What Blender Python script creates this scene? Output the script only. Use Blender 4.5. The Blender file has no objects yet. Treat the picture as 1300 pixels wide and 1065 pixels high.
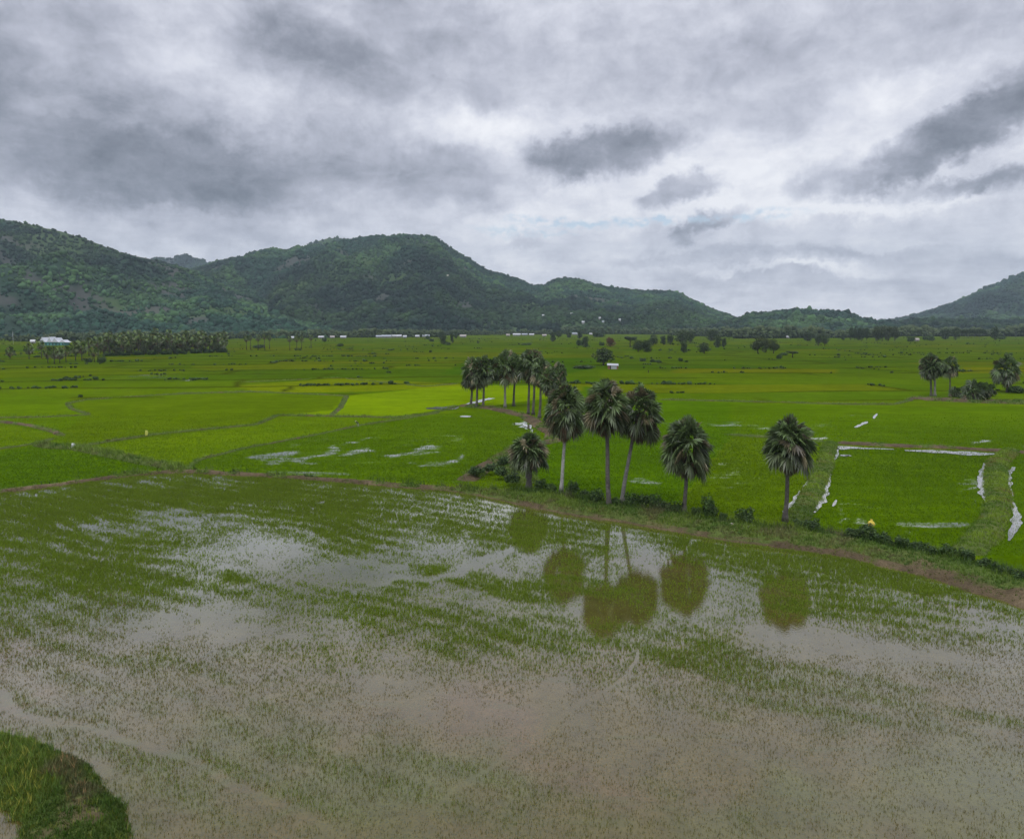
import bpy, math, random
import numpy as np
from mathutils import Vector

random.seed(7)
rng = np.random.default_rng(11)
SC = bpy.context.scene
COL = SC.collection

# ------------------------------------------------------------------ camera
F = 901.0; CX = 650.0; CY = 487.5; H = 24.0; HOR = 412.0
PITCH = math.atan((CY - HOR) / F)
cp, sp = math.cos(PITCH), math.sin(PITCH)
cam_d = bpy.data.cameras.new("camera")
cam_d.sensor_width = 36.0; cam_d.lens = F / 1300 * 36
cam_d.shift_y = -45.0 / 1300.0
cam_d.clip_start = 0.5; cam_d.clip_end = 30000
cam = bpy.data.objects.new("camera", cam_d); COL.objects.link(cam)
cam.location = (0, 0, H); cam.rotation_euler = (math.pi / 2 - PITCH, 0, 0)
SC.camera = cam


def G(px, py, z=0.0):
    """point of the plane z seen at a pixel of the photograph"""
    x = (px - CX) / F; v = -(py - CY) / F
    dy = cp + v * sp; dz = -sp + v * cp
    t = (z - H) / dz
    return (x * t, dy * t, z)


def PX(x, y, z=0.0):
    x = np.asarray(x, float); y = np.asarray(y, float); z = np.asarray(z, float) - H
    dep = np.maximum(y * cp - z * sp, 1.0)
    up = y * sp + z * cp
    return CX + F * x / dep, CY - F * up / dep


# ------------------------------------------------------------------ noise
def _h(ix, iy, seed):
    n = (ix.astype(np.int64) * 374761393 + iy.astype(np.int64) * 668265263 + seed * 1442695041) & 0xFFFFFFFF
    n = ((n ^ (n >> 13)) * 1274126177) & 0xFFFFFFFF
    n = ((n ^ (n >> 16)) * 2246822519) & 0xFFFFFFFF
    return ((n ^ (n >> 15)) & 0xFFFFFF) / float(0xFFFFFF)


def vn(x, y, seed=0):
    ix = np.floor(x); iy = np.floor(y); fx = x - ix; fy = y - iy
    fx = fx * fx * (3 - 2 * fx); fy = fy * fy * (3 - 2 * fy)
    a = _h(ix, iy, seed); b = _h(ix + 1, iy, seed); c = _h(ix, iy + 1, seed); d = _h(ix + 1, iy + 1, seed)
    return (a * (1 - fx) + b * fx) * (1 - fy) + (c * (1 - fx) + d * fx) * fy


def fbm(x, y, s, seed=0, o=4):
    x = np.asarray(x, float) / s; y = np.asarray(y, float) / s
    r = 0; a = 0.5; t = 0
    for k in range(o):
        r = r + a * vn(x + 17.3 * k, y - 9.1 * k, seed + k); t += a
        x = x * 2.03; y = y * 2.03; a *= 0.5
    return r / t


def sstep(a, b, x):
    t = np.clip((x - a) / (b - a), 0, 1)
    return t * t * (3 - 2 * t)


# ------------------------------------------------------------------ mesh helpers
def mk_mesh(name, V, Fc, tint=None, smooth=False, extra=None):
    V = np.ascontiguousarray(V, dtype=np.float32); Fc = np.ascontiguousarray(Fc, dtype=np.int32)
    me = bpy.data.meshes.new(name)
    n, k = Fc.shape
    me.vertices.add(len(V)); me.vertices.foreach_set("co", V.ravel())
    me.loops.add(n * k); me.loops.foreach_set("vertex_index", Fc.ravel())
    me.polygons.add(n)
    me.polygons.foreach_set("loop_start", np.arange(0, n * k, k, dtype=np.int32))
    me.polygons.foreach_set("loop_total", np.full(n, k, dtype=np.int32))
    if smooth:
        me.polygons.foreach_set("use_smooth", np.ones(n, dtype=bool))
    if tint is not None:
        at = me.attributes.new("tint", 'FLOAT_COLOR', 'POINT')
        T = np.ones((len(V), 4), dtype=np.float32); T[:, :3] = tint
        at.data.foreach_set("color", T.ravel())
    for nm, arr in (extra or {}).items():
        at = me.attributes.new(nm, 'FLOAT', 'POINT')
        at.data.foreach_set("value", np.ascontiguousarray(arr, dtype=np.float32).ravel())
    me.update(calc_edges=True)
    me.validate()
    return me


def ob(name, me, mat=None, parent=None, loc=None, **props):
    o = bpy.data.objects.new(name, me); COL.objects.link(o)
    if mat is not None and me is not None:
        me.materials.clear(); me.materials.append(mat)
    if parent is not None: o.parent = parent
    if loc is not None: o.location = loc
    for k, v in props.items(): o[k] = v
    return o


def thing(name, label, cat, loc=(0, 0, 0), rz=0.0, scale=None, group=None):
    o = bpy.data.objects.new(name, None); COL.objects.link(o)
    o.location = loc; o.rotation_euler = (0, 0, rz)
    if scale is not None: o.scale = scale
    o["label"] = label; o["category"] = cat
    if group: o["group"] = group
    return o


def copy_tree(src, parent=None):
    c = src.copy(); COL.objects.link(c)
    if parent is not None: c.parent = parent
    for ch in list(src.children): copy_tree(ch, c)
    return c


class MB:
    """collects polygons of any size into one mesh"""
    def __init__(s): s.v = []; s.f = []; s.t = []
    def add(s, vs, fs, t=(1, 1, 1)):
        b = len(s.v); s.v += [tuple(p) for p in vs]; s.f += [tuple(b + i for i in f) for f in fs]; s.t += [t] * len(vs)
    def box(s, x0, x1, y0, y1, z0, z1, t=(1, 1, 1)):
        s.add([(x0, y0, z0), (x1, y0, z0), (x1, y1, z0), (x0, y1, z0), (x0, y0, z1), (x1, y0, z1), (x1, y1, z1), (x0, y1, z1)],
              [(0, 3, 2, 1), (4, 5, 6, 7), (0, 1, 5, 4), (1, 2, 6, 5), (2, 3, 7, 6), (3, 0, 4, 7)], t)
    def tube(s, pts, rad, n=8, t=(1, 1, 1), cap=True):
        P = [Vector(p) for p in pts]; rings = []
        vs = []; fs = []
        for i, p in enumerate(P):
            d = (P[min(i + 1, len(P) - 1)] - P[max(i - 1, 0)]).normalized()
            a = d.orthogonal().normalized() if abs(d.z) < 0.9 else d.cross(Vector((0, 1, 0))).normalized()
            b = d.cross(a).normalized()
            for k in range(n):
                an = 2 * math.pi * k / n
                vs.append(p + (a * math.cos(an) + b * math.sin(an)) * rad[i])
        for i in range(len(P) - 1):
            for k in range(n):
                fs.append((i * n + k, i * n + (k + 1) % n, (i + 1) * n + (k + 1) % n, (i + 1) * n + k))
        if cap:
            fs.append(tuple(range(n))[::-1]); fs.append(tuple(range((len(P) - 1) * n, len(P) * n)))
        s.add(vs, fs, t)
    def mesh(s, name, smooth=False):
        me = bpy.data.meshes.new(name); me.from_pydata(s.v, [], s.f)
        at = me.attributes.new("tint", 'FLOAT_COLOR', 'POINT')
        T = np.ones((len(s.v), 4), dtype=np.float32); T[:, :3] = np.array(s.t); at.data.foreach_set("color", T.ravel())
        if smooth:
            me.polygons.foreach_set("use_smooth", np.ones(len(me.polygons), dtype=bool))
        me.update(); return me
    def build(s, name, mat, parent=None, smooth=False, **props):
        return ob(name, s.mesh(name, smooth), mat, parent, **props)


# ------------------------------------------------------------------ materials
class NT:
    def __init__(s, nt): s.nt = nt; nt.nodes.clear()
    def n(s, typ, **kw):
        nd = s.nt.nodes.new(typ)
        for k, v in kw.items():
            if k.startswith("_"): setattr(nd, k[1:], v)
            else:
                nd.inputs[k.replace("__", " ")].default_value = v
        return nd
    def l(s, a, b): s.nt.links.new(a, b)
    def math(s, op, a, b=None, c=None, clamp=False):
        nd = s.nt.nodes.new("ShaderNodeMath"); nd.operation = op; nd.use_clamp = clamp
        for i, q in enumerate((a, b, c)):
            if q is None: continue
            if isinstance(q, (int, float)): nd.inputs[i].default_value = q
            else: s.l(q, nd.inputs[i])
        return nd.outputs[0]
    def noise(s, vec, scale, detail=4, rough=0.55, color=False, dist=0.0):
        nd = s.nt.nodes.new("ShaderNodeTexNoise")
        nd.inputs["Scale"].default_value = scale; nd.inputs["Detail"].default_value = detail
        nd.inputs["Roughness"].default_value = rough; nd.inputs["Distortion"].default_value = dist
        if vec is not None: s.l(vec, nd.inputs["Vector"])
        return nd.outputs["Color" if color else "Fac"]
    def mapr(s, v, a, b, c, d, smooth=True):
        nd = s.nt.nodes.new("ShaderNodeMapRange")
        nd.interpolation_type = 'SMOOTHSTEP' if smooth else 'LINEAR'
        for i, q in zip((1, 2, 3, 4), (a, b, c, d)): nd.inputs[i].default_value = q
        s.l(v, nd.inputs[0]); return nd.outputs[0]
    def mix(s, f, a, b, mode='MIX'):
        nd = s.nt.nodes.new("ShaderNodeMix"); nd.data_type = 'RGBA'; nd.blend_type = mode
        for q, i in ((f, 0), (a, 6), (b, 7)):
            if isinstance(q, (int, float)): nd.inputs[i].default_value = q
            elif isinstance(q, tuple): nd.inputs[i].default_value = (*q, 1)
            else: s.l(q, nd.inputs[i])
        return nd.outputs[2]
    def scale_col(s, col, f):
        nd = s.nt.nodes.new("ShaderNodeVectorMath"); nd.operation = 'SCALE'
        s.l(col, nd.inputs[0])
        if isinstance(f, (int, float)): nd.inputs[3].default_value = f
        else: s.l(f, nd.inputs[3])
        return nd.outputs[0]


def new_mat(name):
    m = bpy.data.materials.new(name); m.use_nodes = True
    t = NT(m.node_tree)
    out = t.n("ShaderNodeOutputMaterial")
    return m, t, out


def mat_tint(name, mult=(1, 1, 1), rough=0.8, spec=0.25, nscale=3.0, namp=0.25, transl=0.0, bump=0.0):
    """material whose colour is the mesh's own tint, varied by noise"""
    m, t, out = new_mat(name)
    a = t.n("ShaderNodeAttribute", _attribute_name="tint")
    tc = t.n("ShaderNodeTexCoord")
    nz = t.noise(tc.outputs["Object"], nscale, 3)
    f = t.mapr(nz, 0.25, 0.75, 1 - namp, 1 + namp, False)
    c = t.mix(1.0, a.outputs["Color"], mult, 'MULTIPLY')
    c = t.scale_col(c, f)
    b = t.n("ShaderNodeBsdfPrincipled", Roughness=rough)
    b.inputs["Specular IOR Level"].default_value = spec
    t.l(c, b.inputs["Base Color"])
    if bump:
        bp = t.n("ShaderNodeBump", Strength=bump, Distance=0.1); t.l(nz, bp.inputs["Height"]); t.l(bp.outputs[0], b.inputs["Normal"])
    s = b.outputs[0]
    if transl > 0:
        tr = t.n("ShaderNodeBsdfTranslucent"); t.l(c, tr.inputs["Color"])
        mx = t.n("ShaderNodeMixShader", Fac=transl); t.l(s, mx.inputs[1]); t.l(tr.outputs[0], mx.inputs[2]); s = mx.outputs[0]
    t.l(s, out.inputs[0])
    return m


M_leaf = mat_tint("leaf", rough=0.55, spec=0.35, nscale=0.6, namp=0.2, transl=0.2)
M_palm = mat_tint("palm_leaf", rough=0.38, spec=0.6, nscale=0.8, namp=0.15, transl=0.2)
M_dead = mat_tint("dry_frond", rough=0.85, spec=0.15, nscale=1.5, namp=0.3)
M_bark = mat_tint("bark", rough=0.9, spec=0.15, nscale=5.0, namp=0.35, bump=0.6)
M_forest = mat_tint("hill_forest", rough=0.8, spec=0.15, nscale=0.06, namp=0.15)
M_grass = mat_tint("grass_blade", rough=0.55, spec=0.3, nscale=0.5, namp=0.15, transl=0.2)
M_rice = mat_tint("rice_blade", rough=0.6, spec=0.2, nscale=0.2, namp=0.12, transl=0.4)
M_paint = mat_tint("building_surface", rough=0.75, spec=0.2, nscale=0.9, namp=0.12)
M_metal = mat_tint("roof_sheet", rough=0.4, spec=0.5, nscale=0.7, namp=0.12)
M_cloth = mat_tint("cloth", rough=0.9, spec=0.1, nscale=4.0, namp=0.1)
M_skin = mat_tint("skin", rough=0.6, spec=0.3, nscale=9.0, namp=0.05)

# ------------------------------------------------------------------ water
def mat_water(name, near=True):
    m, t, out = new_mat(name)
    tc = t.n("ShaderNodeTexCoord"); P = tc.outputs["Object"]
    n1 = t.noise(P, 0.05, 5, 0.6); n2 = t.noise(P, 0.35, 5, 0.65); n3 = t.noise(P, 2.2, 3, 0.6)
    if near:
        a = t.n("ShaderNodeAttribute", _attribute_name="tint")
        base = a.outputs["Color"]
    else:
        base = t.mix(n1, (0.13, 0.12, 0.07), (0.17, 0.14, 0.10))
    k = t.math('ADD', t.mapr(n2, 0.3, 0.7, 0.78, 1.2, False), t.mapr(n3, 0.3, 0.7, -0.16, 0.16, False))
    base = t.scale_col(base, k)
    # sediment and algae drawn out along the old plough lines
    mp = t.n("ShaderNodeMapping"); mp.inputs["Rotation"].default_value = (0, 0, math.radians(32)); mp.inputs["Scale"].default_value = (0.25, 1.6, 1)
    t.l(P, mp.inputs[0])
    n4 = t.noise(mp.outputs[0], 0.5, 4, 0.6)
    base = t.mix(t.mapr(n4, 0.52, 0.72, 0, 0.35), base, (0.085, 0.10, 0.025))
    if near:  # drowned seedlings and rotting straw on the mud
        n5 = t.noise(P, 7.0, 4, 0.75); n6 = t.noise(P, 0.12, 3, 0.6)
        sp_ = t.math('MULTIPLY', t.mapr(n5, 0.50, 0.62, 0, 1), t.mapr(n6, 0.3, 0.6, 0.35, 0.9))
        base = t.mix(sp_, base, (0.055, 0.062, 0.022))
        n7 = t.noise(P, 11.0, 3, 0.7)
        base = t.mix(t.mapr(n7, 0.60, 0.70, 0, 0.55), base, (0.17, 0.135, 0.075))
    dif = t.n("ShaderNodeBsdfDiffuse"); t.l(base, dif.inputs["Color"])
    gl = t.n("ShaderNodeBsdfGlossy", Roughness=0.035 if near else 0.03)
    gl.inputs["Color"].default_value = (1, 1, 1, 1)
    lw = t.n("ShaderNodeLayerWeight", Blend=0.5)
    refl = t.math('MULTIPLY_ADD', t.math('POWER', lw.outputs["Facing"], 2.9 if near else 1.5), .98 if near else .88, .022, clamp=True)
    bp = t.n("ShaderNodeBump", Strength=0.2, Distance=0.015)
    r1 = t.noise(P, 5.0, 2, 0.5)
    t.l(r1, bp.inputs["Height"])
    t.l(bp.outputs[0], gl.inputs["Normal"])
    mx = t.n("ShaderNodeMixShader"); t.l(refl, mx.inputs[0]); t.l(dif.outputs[0], mx.inputs[1]); t.l(gl.outputs[0], mx.inputs[2])
    t.l(mx.outputs[0], out.inputs[0])
    return m


M_water = mat_water("muddy_water", True)
M_pond = mat_water("puddle_water", False)


def mat_ground():
    m, t, out = new_mat("rice_field")
    tc = t.n("ShaderNodeTexCoord"); P = tc.outputs["Object"]
    a = t.n("ShaderNodeAttribute", _attribute_name="tint")
    w = t.n("ShaderNodeAttribute", _attribute_name="wet")
    n1 = t.noise(P, 0.025, 4, 0.6); n2 = t.noise(P, 0.25, 5, 0.7)
    mp = t.n("ShaderNodeMapping"); mp.inputs["Rotation"].default_value = (0, 0, math.radians(14)); mp.inputs["Scale"].default_value = (0.12, 1.0, 1)
    t.l(P, mp.inputs[0]); n3 = t.noise(mp.outputs[0], 0.45, 4, 0.65)
    n4 = t.noise(P, 3.0, 3, 0.7)
    k = t.math('ADD', t.mapr(n1, 0.3, 0.7, 0.85, 1.15, False), t.mapr(n2, 0.3, 0.7, -0.14, 0.14, False))
    k = t.math('ADD', k, t.mapr(n3, 0.3, 0.7, -0.17, 0.17, False))
    k = t.math('ADD', k, t.mapr(n4, 0.3, 0.7, -0.22, 0.22, False))
    c = t.scale_col(a.outputs["Color"], k)
    yel = t.mix(1.0, c, (1.18, 1.06, 0.9), 'MULTIPLY')
    c = t.mix(t.mapr(n1, 0.45, 0.75, 0, 0.6), c, yel)
    b = t.n("ShaderNodeBsdfPrincipled", Roughness=1.0); b.inputs["Specular IOR Level"].default_value = 0.0
    t.l(c, b.inputs["Base Color"])
    bp = t.n("ShaderNodeBump", Strength=0.6, Distance=0.15)
    t.l(t.math('ADD', n2, n4), bp.inputs["Height"]); t.l(bp.outputs[0], b.inputs["Normal"])
    # standing water between the plants
    nn = t.math('ADD', t.math('MULTIPLY', t.mapr(n3, .3, .7, 0, 1, False), 0.5), t.math('MULTIPLY', t.mapr(n4, .3, .7, 0, 1, False), 0.3))
    nn = t.math('ADD', nn, t.math('MULTIPLY', t.mapr(n2, .3, .7, 0, 1, False), 0.3))
    f = t.math('ADD', w.outputs["Fac"], t.math('SUBTRACT', nn, 1.02))
    f = t.mapr(f, 0.0, 0.42, 0, .92)
    dif = t.n("ShaderNodeBsdfDiffuse", Color=(0.12, 0.12, 0.06, 1))
    gl = t.n("ShaderNodeBsdfGlossy", Roughness=0.06); gl.inputs["Color"].default_value = (1, 1, 1, 1)
    lw = t.n("ShaderNodeLayerWeight", Blend=0.5)
    refl = t.math('MULTIPLY_ADD', t.math('POWER', lw.outputs["Facing"], 1.5), .88, .03, clamp=True)
    mw = t.n("ShaderNodeMixShader"); t.l(refl, mw.inputs[0]); t.l(dif.outputs[0], mw.inputs[1]); t.l(gl.outputs[0], mw.inputs[2])
    mx = t.n("ShaderNodeMixShader"); t.l(f, mx.inputs[0]); t.l(b.outputs[0], mx.inputs[1]); t.l(mw.outputs[0], mx.inputs[2])
    t.l(mx.outputs[0], out.inputs[0])
    return m


M_ground = mat_ground()


def mat_bank():
    """grass on top, red-brown soil where the mesh says bare"""
    m, t, out = new_mat("bank_soil")
    tc = t.n("ShaderNodeTexCoord"); P = tc.outputs["Object"]
    a = t.n("ShaderNodeAttribute", _attribute_name="tint")
    n1 = t.noise(P, 0.9, 5, 0.7); n2 = t.noise(P, 6.0, 3, 0.7)
    k = t.math('ADD', t.mapr(n1, 0.3, 0.7, 0.7, 1.3, False), t.mapr(n2, 0.3, 0.7, -0.3, 0.3, False))
    c = t.scale_col(a.outputs["Color"], k)
    b = t.n("ShaderNodeBsdfPrincipled", Roughness=0.95); b.inputs["Specular IOR Level"].default_value = 0.1
    t.l(c, b.inputs["Base Color"])
    bp = t.n("ShaderNodeBump", Strength=0.9, Distance=0.12); t.l(t.math('ADD', n1, n2), bp.inputs["Height"]); t.l(bp.outputs[0], b.inputs["Normal"])
    t.l(b.outputs[0], out.inputs[0])
    return m


M_bank = mat_bank()

# ------------------------------------------------------------------ the lines of the land (photo pixels turned into ground points)
def poly_pts(L, z=0.0):
    return np.array([G(a, b, z)[:2] for a, b in L])


WEDGE = [(-420, 690), (-200, 655), (0, 626), (60, 619), (120, 611), (180, 603), (230, 600), (300, 604), (400, 610), (500, 618), (575, 624),
         (620, 633), (680, 645), (740, 656), (800, 665), (870, 678), (940, 690), (1000, 697), (1060, 706), (1120, 718), (1180, 734),
         (1240, 752), (1300, 772), (1400, 808), (1560, 880)]
WE = poly_pts(WEDGE)


def resample(P, step):
    P = np.asarray(P, float); seg = np.linalg.norm(np.diff(P, axis=0), axis=1); s = np.r_[0, np.cumsum(seg)]
    n = max(int(s[-1] / step), 3); q = np.linspace(0, s[-1], n)
    R = np.stack([np.interp(q, s, P[:, i]) for i in range(P.shape[1])], 1)
    # soften corners
    for _ in range(6):
        R[1:-1] = 0.25 * R[:-2] + 0.5 * R[1:-1] + 0.25 * R[2:]
    return R


def edge_y(x):
    return np.interp(x, WE[:, 0], WE[:, 1])


def seg_dist(px, py, P, ay=1.0):
    """distance to a polyline"""
    d = np.full(np.shape(px), 1e9)
    for (x0, y0), (x1, y1) in zip(P[:-1], P[1:]):
        vx, vy = x1 - x0, (y1 - y0) * ay
        L = vx * vx + vy * vy + 1e-9
        t = np.clip(((px - x0) * vx + (py - y0) * ay * vy) / L, 0, 1)
        d = np.minimum(d, np.hypot(px - x0 - t * vx, (py - y0) * ay - t * vy))
    return d


def inpoly(px, py, P):
    r = np.zeros(np.shape(px), bool); n = len(P)
    for i in range(n):
        x0, y0 = P[i]; x1, y1 = P[(i + 1) % n]
        if y0 == y1: continue
        c = ((y0 > py) != (y1 > py)) & (px < (x1 - x0) * (py - y0) / (y1 - y0) + x0)
        r ^= c
    return r


# crop colour of the single paddies
PADDIES = [
    ([(440, 503), (580, 489), (720, 490), (700, 505), (620, 516), (575, 517), (500, 530), (430, 528), (355, 526), (425, 518)], (.132, .265, .010)),
    ([(430, 480), (580, 487), (590, 490), (480, 497), (330, 500), (300, 490)], (.13, .22, .010)),
    ([(235, 600), (250, 584), (400, 553), (460, 540), (560, 526), (640, 520), (690, 545), (640, 580), (590, 615)], (.064, .150, .012)),
    ([(95, 570), (140, 560), (325, 540), (420, 530), (500, 531), (460, 540), (310, 569), (240, 588), (150, 580)], (.090, .190, .010)),
    ([(75, 552), (115, 526), (90, 512), (325, 497), (440, 503), (425, 520), (350, 529), (325, 540), (95, 568)], (.080, .165, .008)),
    ([(0, 537), (75, 553), (50, 564), (0, 572), (-300, 600), (-300, 520)], (.088, .185, .010)),
    ([(0, 573), (50, 566), (130, 579), (225, 598), (0, 622), (-400, 690), (-400, 600)], (.060, .150, .008)),
    ([(0, 500), (90, 505), (85, 514), (110, 526), (75, 552), (0, 533), (-300, 520), (-300, 500)], (.082, .182, .010)),
    ([(700, 560), (740, 490), (840, 509), (930, 512), (930, 553), (860, 640), (700, 625), (660, 600)], (.058, .150, .007)),
    ([(930, 512), (1130, 517), (1300, 516), (1500, 516), (1500, 580), (1270, 573), (1058, 565), (930, 553)], (.068, .158, .009)),
    ([(930, 553), (1050, 564), (1040, 600), (1000, 662), (860, 645)], (.072, .155, .012)),
    ([(1062, 566), (1270, 575), (1255, 600), (1255, 640), (1225, 700), (1020, 668)], (.060, .142, .009)),
    ([(1270, 575), (1500, 590), (1500, 820), (1225, 700), (1262, 640)], (.062, .150, .008)),
    ([(760, 470), (1000, 472), (1000, 486), (760, 486)], (.085, .175, .008)),
    ([(860, 468), (1060, 469), (1065, 474), (850, 474)], (.120, .180, .012)),
    ([(600, 455), (760, 455), (745, 470), (700, 478), (560, 475)], (.052, .150, .010)),
    ([(0, 465), (130, 466), (230, 472), (120, 478), (0, 480)], (.100, .190, .010)),
    ([(1220, 466), (1400, 466), (1400, 474), (1215, 474)], (.125, .19, .012)),
    ([(240, 465), (420, 462), (420, 468), (260, 470)], (.120, .20, .014)),
]
WETS = [  # (polyline in photo pixels, half width px, strength)
    ([(325, 582), (350, 579), (378, 577)], 5, 1.0), ([(340, 589), (372, 583), (395, 585)], 4, .8), ([(380, 586), (412, 576), (426, 568)], 4, .95),
    ([(432, 577), (450, 574), (470, 573)], 4, 1.0), ([(440, 564), (462, 562), (468, 556)], 3, .9), ([(368, 565), (410, 559)], 3, .7),
    ([(492, 580), (515, 575), (545, 565)], 4, .95), ([(525, 577), (550, 571)], 4, .8), ([(530, 594), (560, 590), (580, 581)], 4, .95), ([(510, 590), (518, 590)], 3, .9),
    ([(345, 598), (400, 601), (440, 604)], 5, .85), ([(560, 550), (590, 556), (570, 562)], 4, .55), ([(500, 562), (520, 562)], 3, .6), ([(268, 581), (280, 585)], 3, .7),
    ([(140, 481), (170, 479), (205, 479)], 2, .8), ([(198, 477), (222, 477)], 1.2, .9), ([(215, 484), (245, 483)], 1.5, .8), ([(255, 472), (275, 472)], 1, .8),
    ([(900, 537), (935, 541)], 3, .75), ([(955, 541), (975, 545)], 3, .6), ([(920, 620), (945, 612), (965, 608)], 6, .62), ([(930, 600), (915, 610)], 3, .6),
    ([(805, 609), (840, 613)], 3, .8), ([(915, 589), (925, 589)], 3, .7), ([(860, 600), (900, 600)], 4, .62), ([(855, 560), (880, 575), (960, 570)], 5, .5), ([(820, 540), (900, 536), (960, 542)], 5, .5), ([(1000, 540), (1080, 545), (1180, 535)], 5, .42), ([(400, 575), (470, 585), (540, 575)], 12, .42), ([(540, 555), (600, 560)], 10, .42), ([(940, 590), (900, 625)], 12, .45), ([(1100, 590), (1200, 590)], 10, .36), ([(1070, 640), (1160, 655)], 10, .42),
    ([(1060, 644), (1065, 660)], 4, .7), ([(1090, 660), (1110, 665)], 5, .6), ([(1150, 668), (1190, 672), (1215, 668)], 6, .78), ([(1240, 672), (1225, 685)], 5, .7),
    ([(1135, 674), (1160, 682)], 2.5, .9), ([(1215, 615), (1240, 612)], 7, .72), ([(1230, 620), (1235, 640)], 4, .7),
    ([(1000, 556), (1050, 556)], 3, .8), ([(1232, 563), (1260, 562)], 2, .9), ([(1290, 570), (1310, 571)], 3, .9), ([(1060, 565), (1120, 528)], 3, .35),
    ([(1085, 530), (1115, 526)], 4, .45), ([(1280, 715), (1300, 712)], 5, .7), ([(664, 538), (672, 545)], 4, 1.0), ([(655, 560), (660, 560)], 3, .9),
]


def tint_at(x, y):
    px, py = PX(x, y)
    # far patchwork: jittered strips of paddies
    def cells(th, a, b, seed):
        c, s = math.cos(th), math.sin(th)
        wx = (fbm(x, y, 160, seed + 50, 2) - .5) * 60; wy = (fbm(x, y, 160, seed + 60, 2) - .5) * 50
        u = (x * c + y * s + wx) / a; v = (-x * s + y * c + wy) / b
        iv = np.floor(v); u = u + _h(iv, iv * 0 + 3, seed) * 5; iu = np.floor(u)
        r = _h(iu, iv, seed + 1); r2 = _h(iu, iv, seed + 2)
        fe = np.minimum(np.minimum(u - iu, 1 - u + iu) * a, np.minimum(v - iv, 1 - v + iv) * b)
        return r, r2, fe
    r, r2, fe = cells(0.10, 105, 34, 5)
    ra, rb, fe2 = cells(-0.06, 240, 95, 31)
    r = 0.55 * r + 0.45 * ra
    T = np.stack([.058 + .045 * r, .150 + .050 * r, .012 + .010 * r2], -1)
    yl = (r2 > .86)[..., None]
    T = np.where(yl, T * 0 + np.array([.108, .180, .020]), T)
    dist = y
    far = sstep(150, 260, dist)
    T = T * (0.96 + 0.0 * far[..., None])
    bund = (1 - sstep(0.6, 1.6 + y * 0.0022, fe)) * far * sstep(0.25, .5, fbm(x, y, 60, 77, 2))
    hand = np.zeros(np.shape(x), bool)
    for P, t in PADDIES:
        m = inpoly(px, py, P) & (y > 60)
        T[m] = np.array(t); hand |= m
    bund = np.where(hand & (py > 498), 0, bund)
    T = T * (1 - bund[..., None]) + np.array([.045, .075, .016]) * bund[..., None]
    # far field colour dimmed with distance to offset haze, farthest blended paler
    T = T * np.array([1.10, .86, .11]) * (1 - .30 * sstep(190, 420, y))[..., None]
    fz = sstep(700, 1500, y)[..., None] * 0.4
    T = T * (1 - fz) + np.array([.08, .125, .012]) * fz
    return T, bund


def wet_at(x, y):
    px, py = PX(x, y)
    px = px + (fbm(x, y, 5, 141, 4) - .5) * 42; py = py + (fbm(x, y, 7, 143, 4) - .5) * 11
    w = np.zeros(np.shape(x))
    for P, hw, s in WETS:
        d = seg_dist(px, py, P, ay=2.2)
        w = np.maximum(w, s * (1 - sstep(hw * 0.2, hw * 3.4, d)))
    w = np.where(y < 60, 0, w)
    return np.where(w > 0.02, 0.06 + 0.72 * w, 0)


# ------------------------------------------------------------------ ground sheet
rows = [-60.0]
while rows[-1] < 6300:
    y = rows[-1]; rows.append(y + min(max(abs(y) ** 2 / 43000 * 0.6, 0.7), 60))
Y1 = np.array(rows); U1 = np.linspace(-1.75, 1.75, 420)
YY, UU = np.meshgrid(Y1, U1, indexing='ij')
XX = UU * np.maximum(YY, 70.0)
Tg, bd = tint_at(XX, YY)
Wg = wet_at(XX, YY)
near_side = YY < edge_y(XX) + 1.2
ZZ = np.where(near_side, -0.35, 0.06) + bd * 0.35 + (fbm(XX, YY, 9, 4, 3) - .5) * 0.05
nr, nc = YY.shape
idx = np.arange(nr * nc).reshape(nr, nc)
Fq = np.stack([idx[:-1, :-1], idx[:-1, 1:], idx[1:, 1:], idx[1:, :-1]], -1).reshape(-1, 4)
me = mk_mesh("ground", np.stack([XX, YY, ZZ], -1).reshape(-1, 3), Fq, Tg.reshape(-1, 3), True, {"wet": Wg.ravel()})
ob("ground", me, M_ground, kind="structure", label="flat green rice paddies reaching to the hills")

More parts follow.
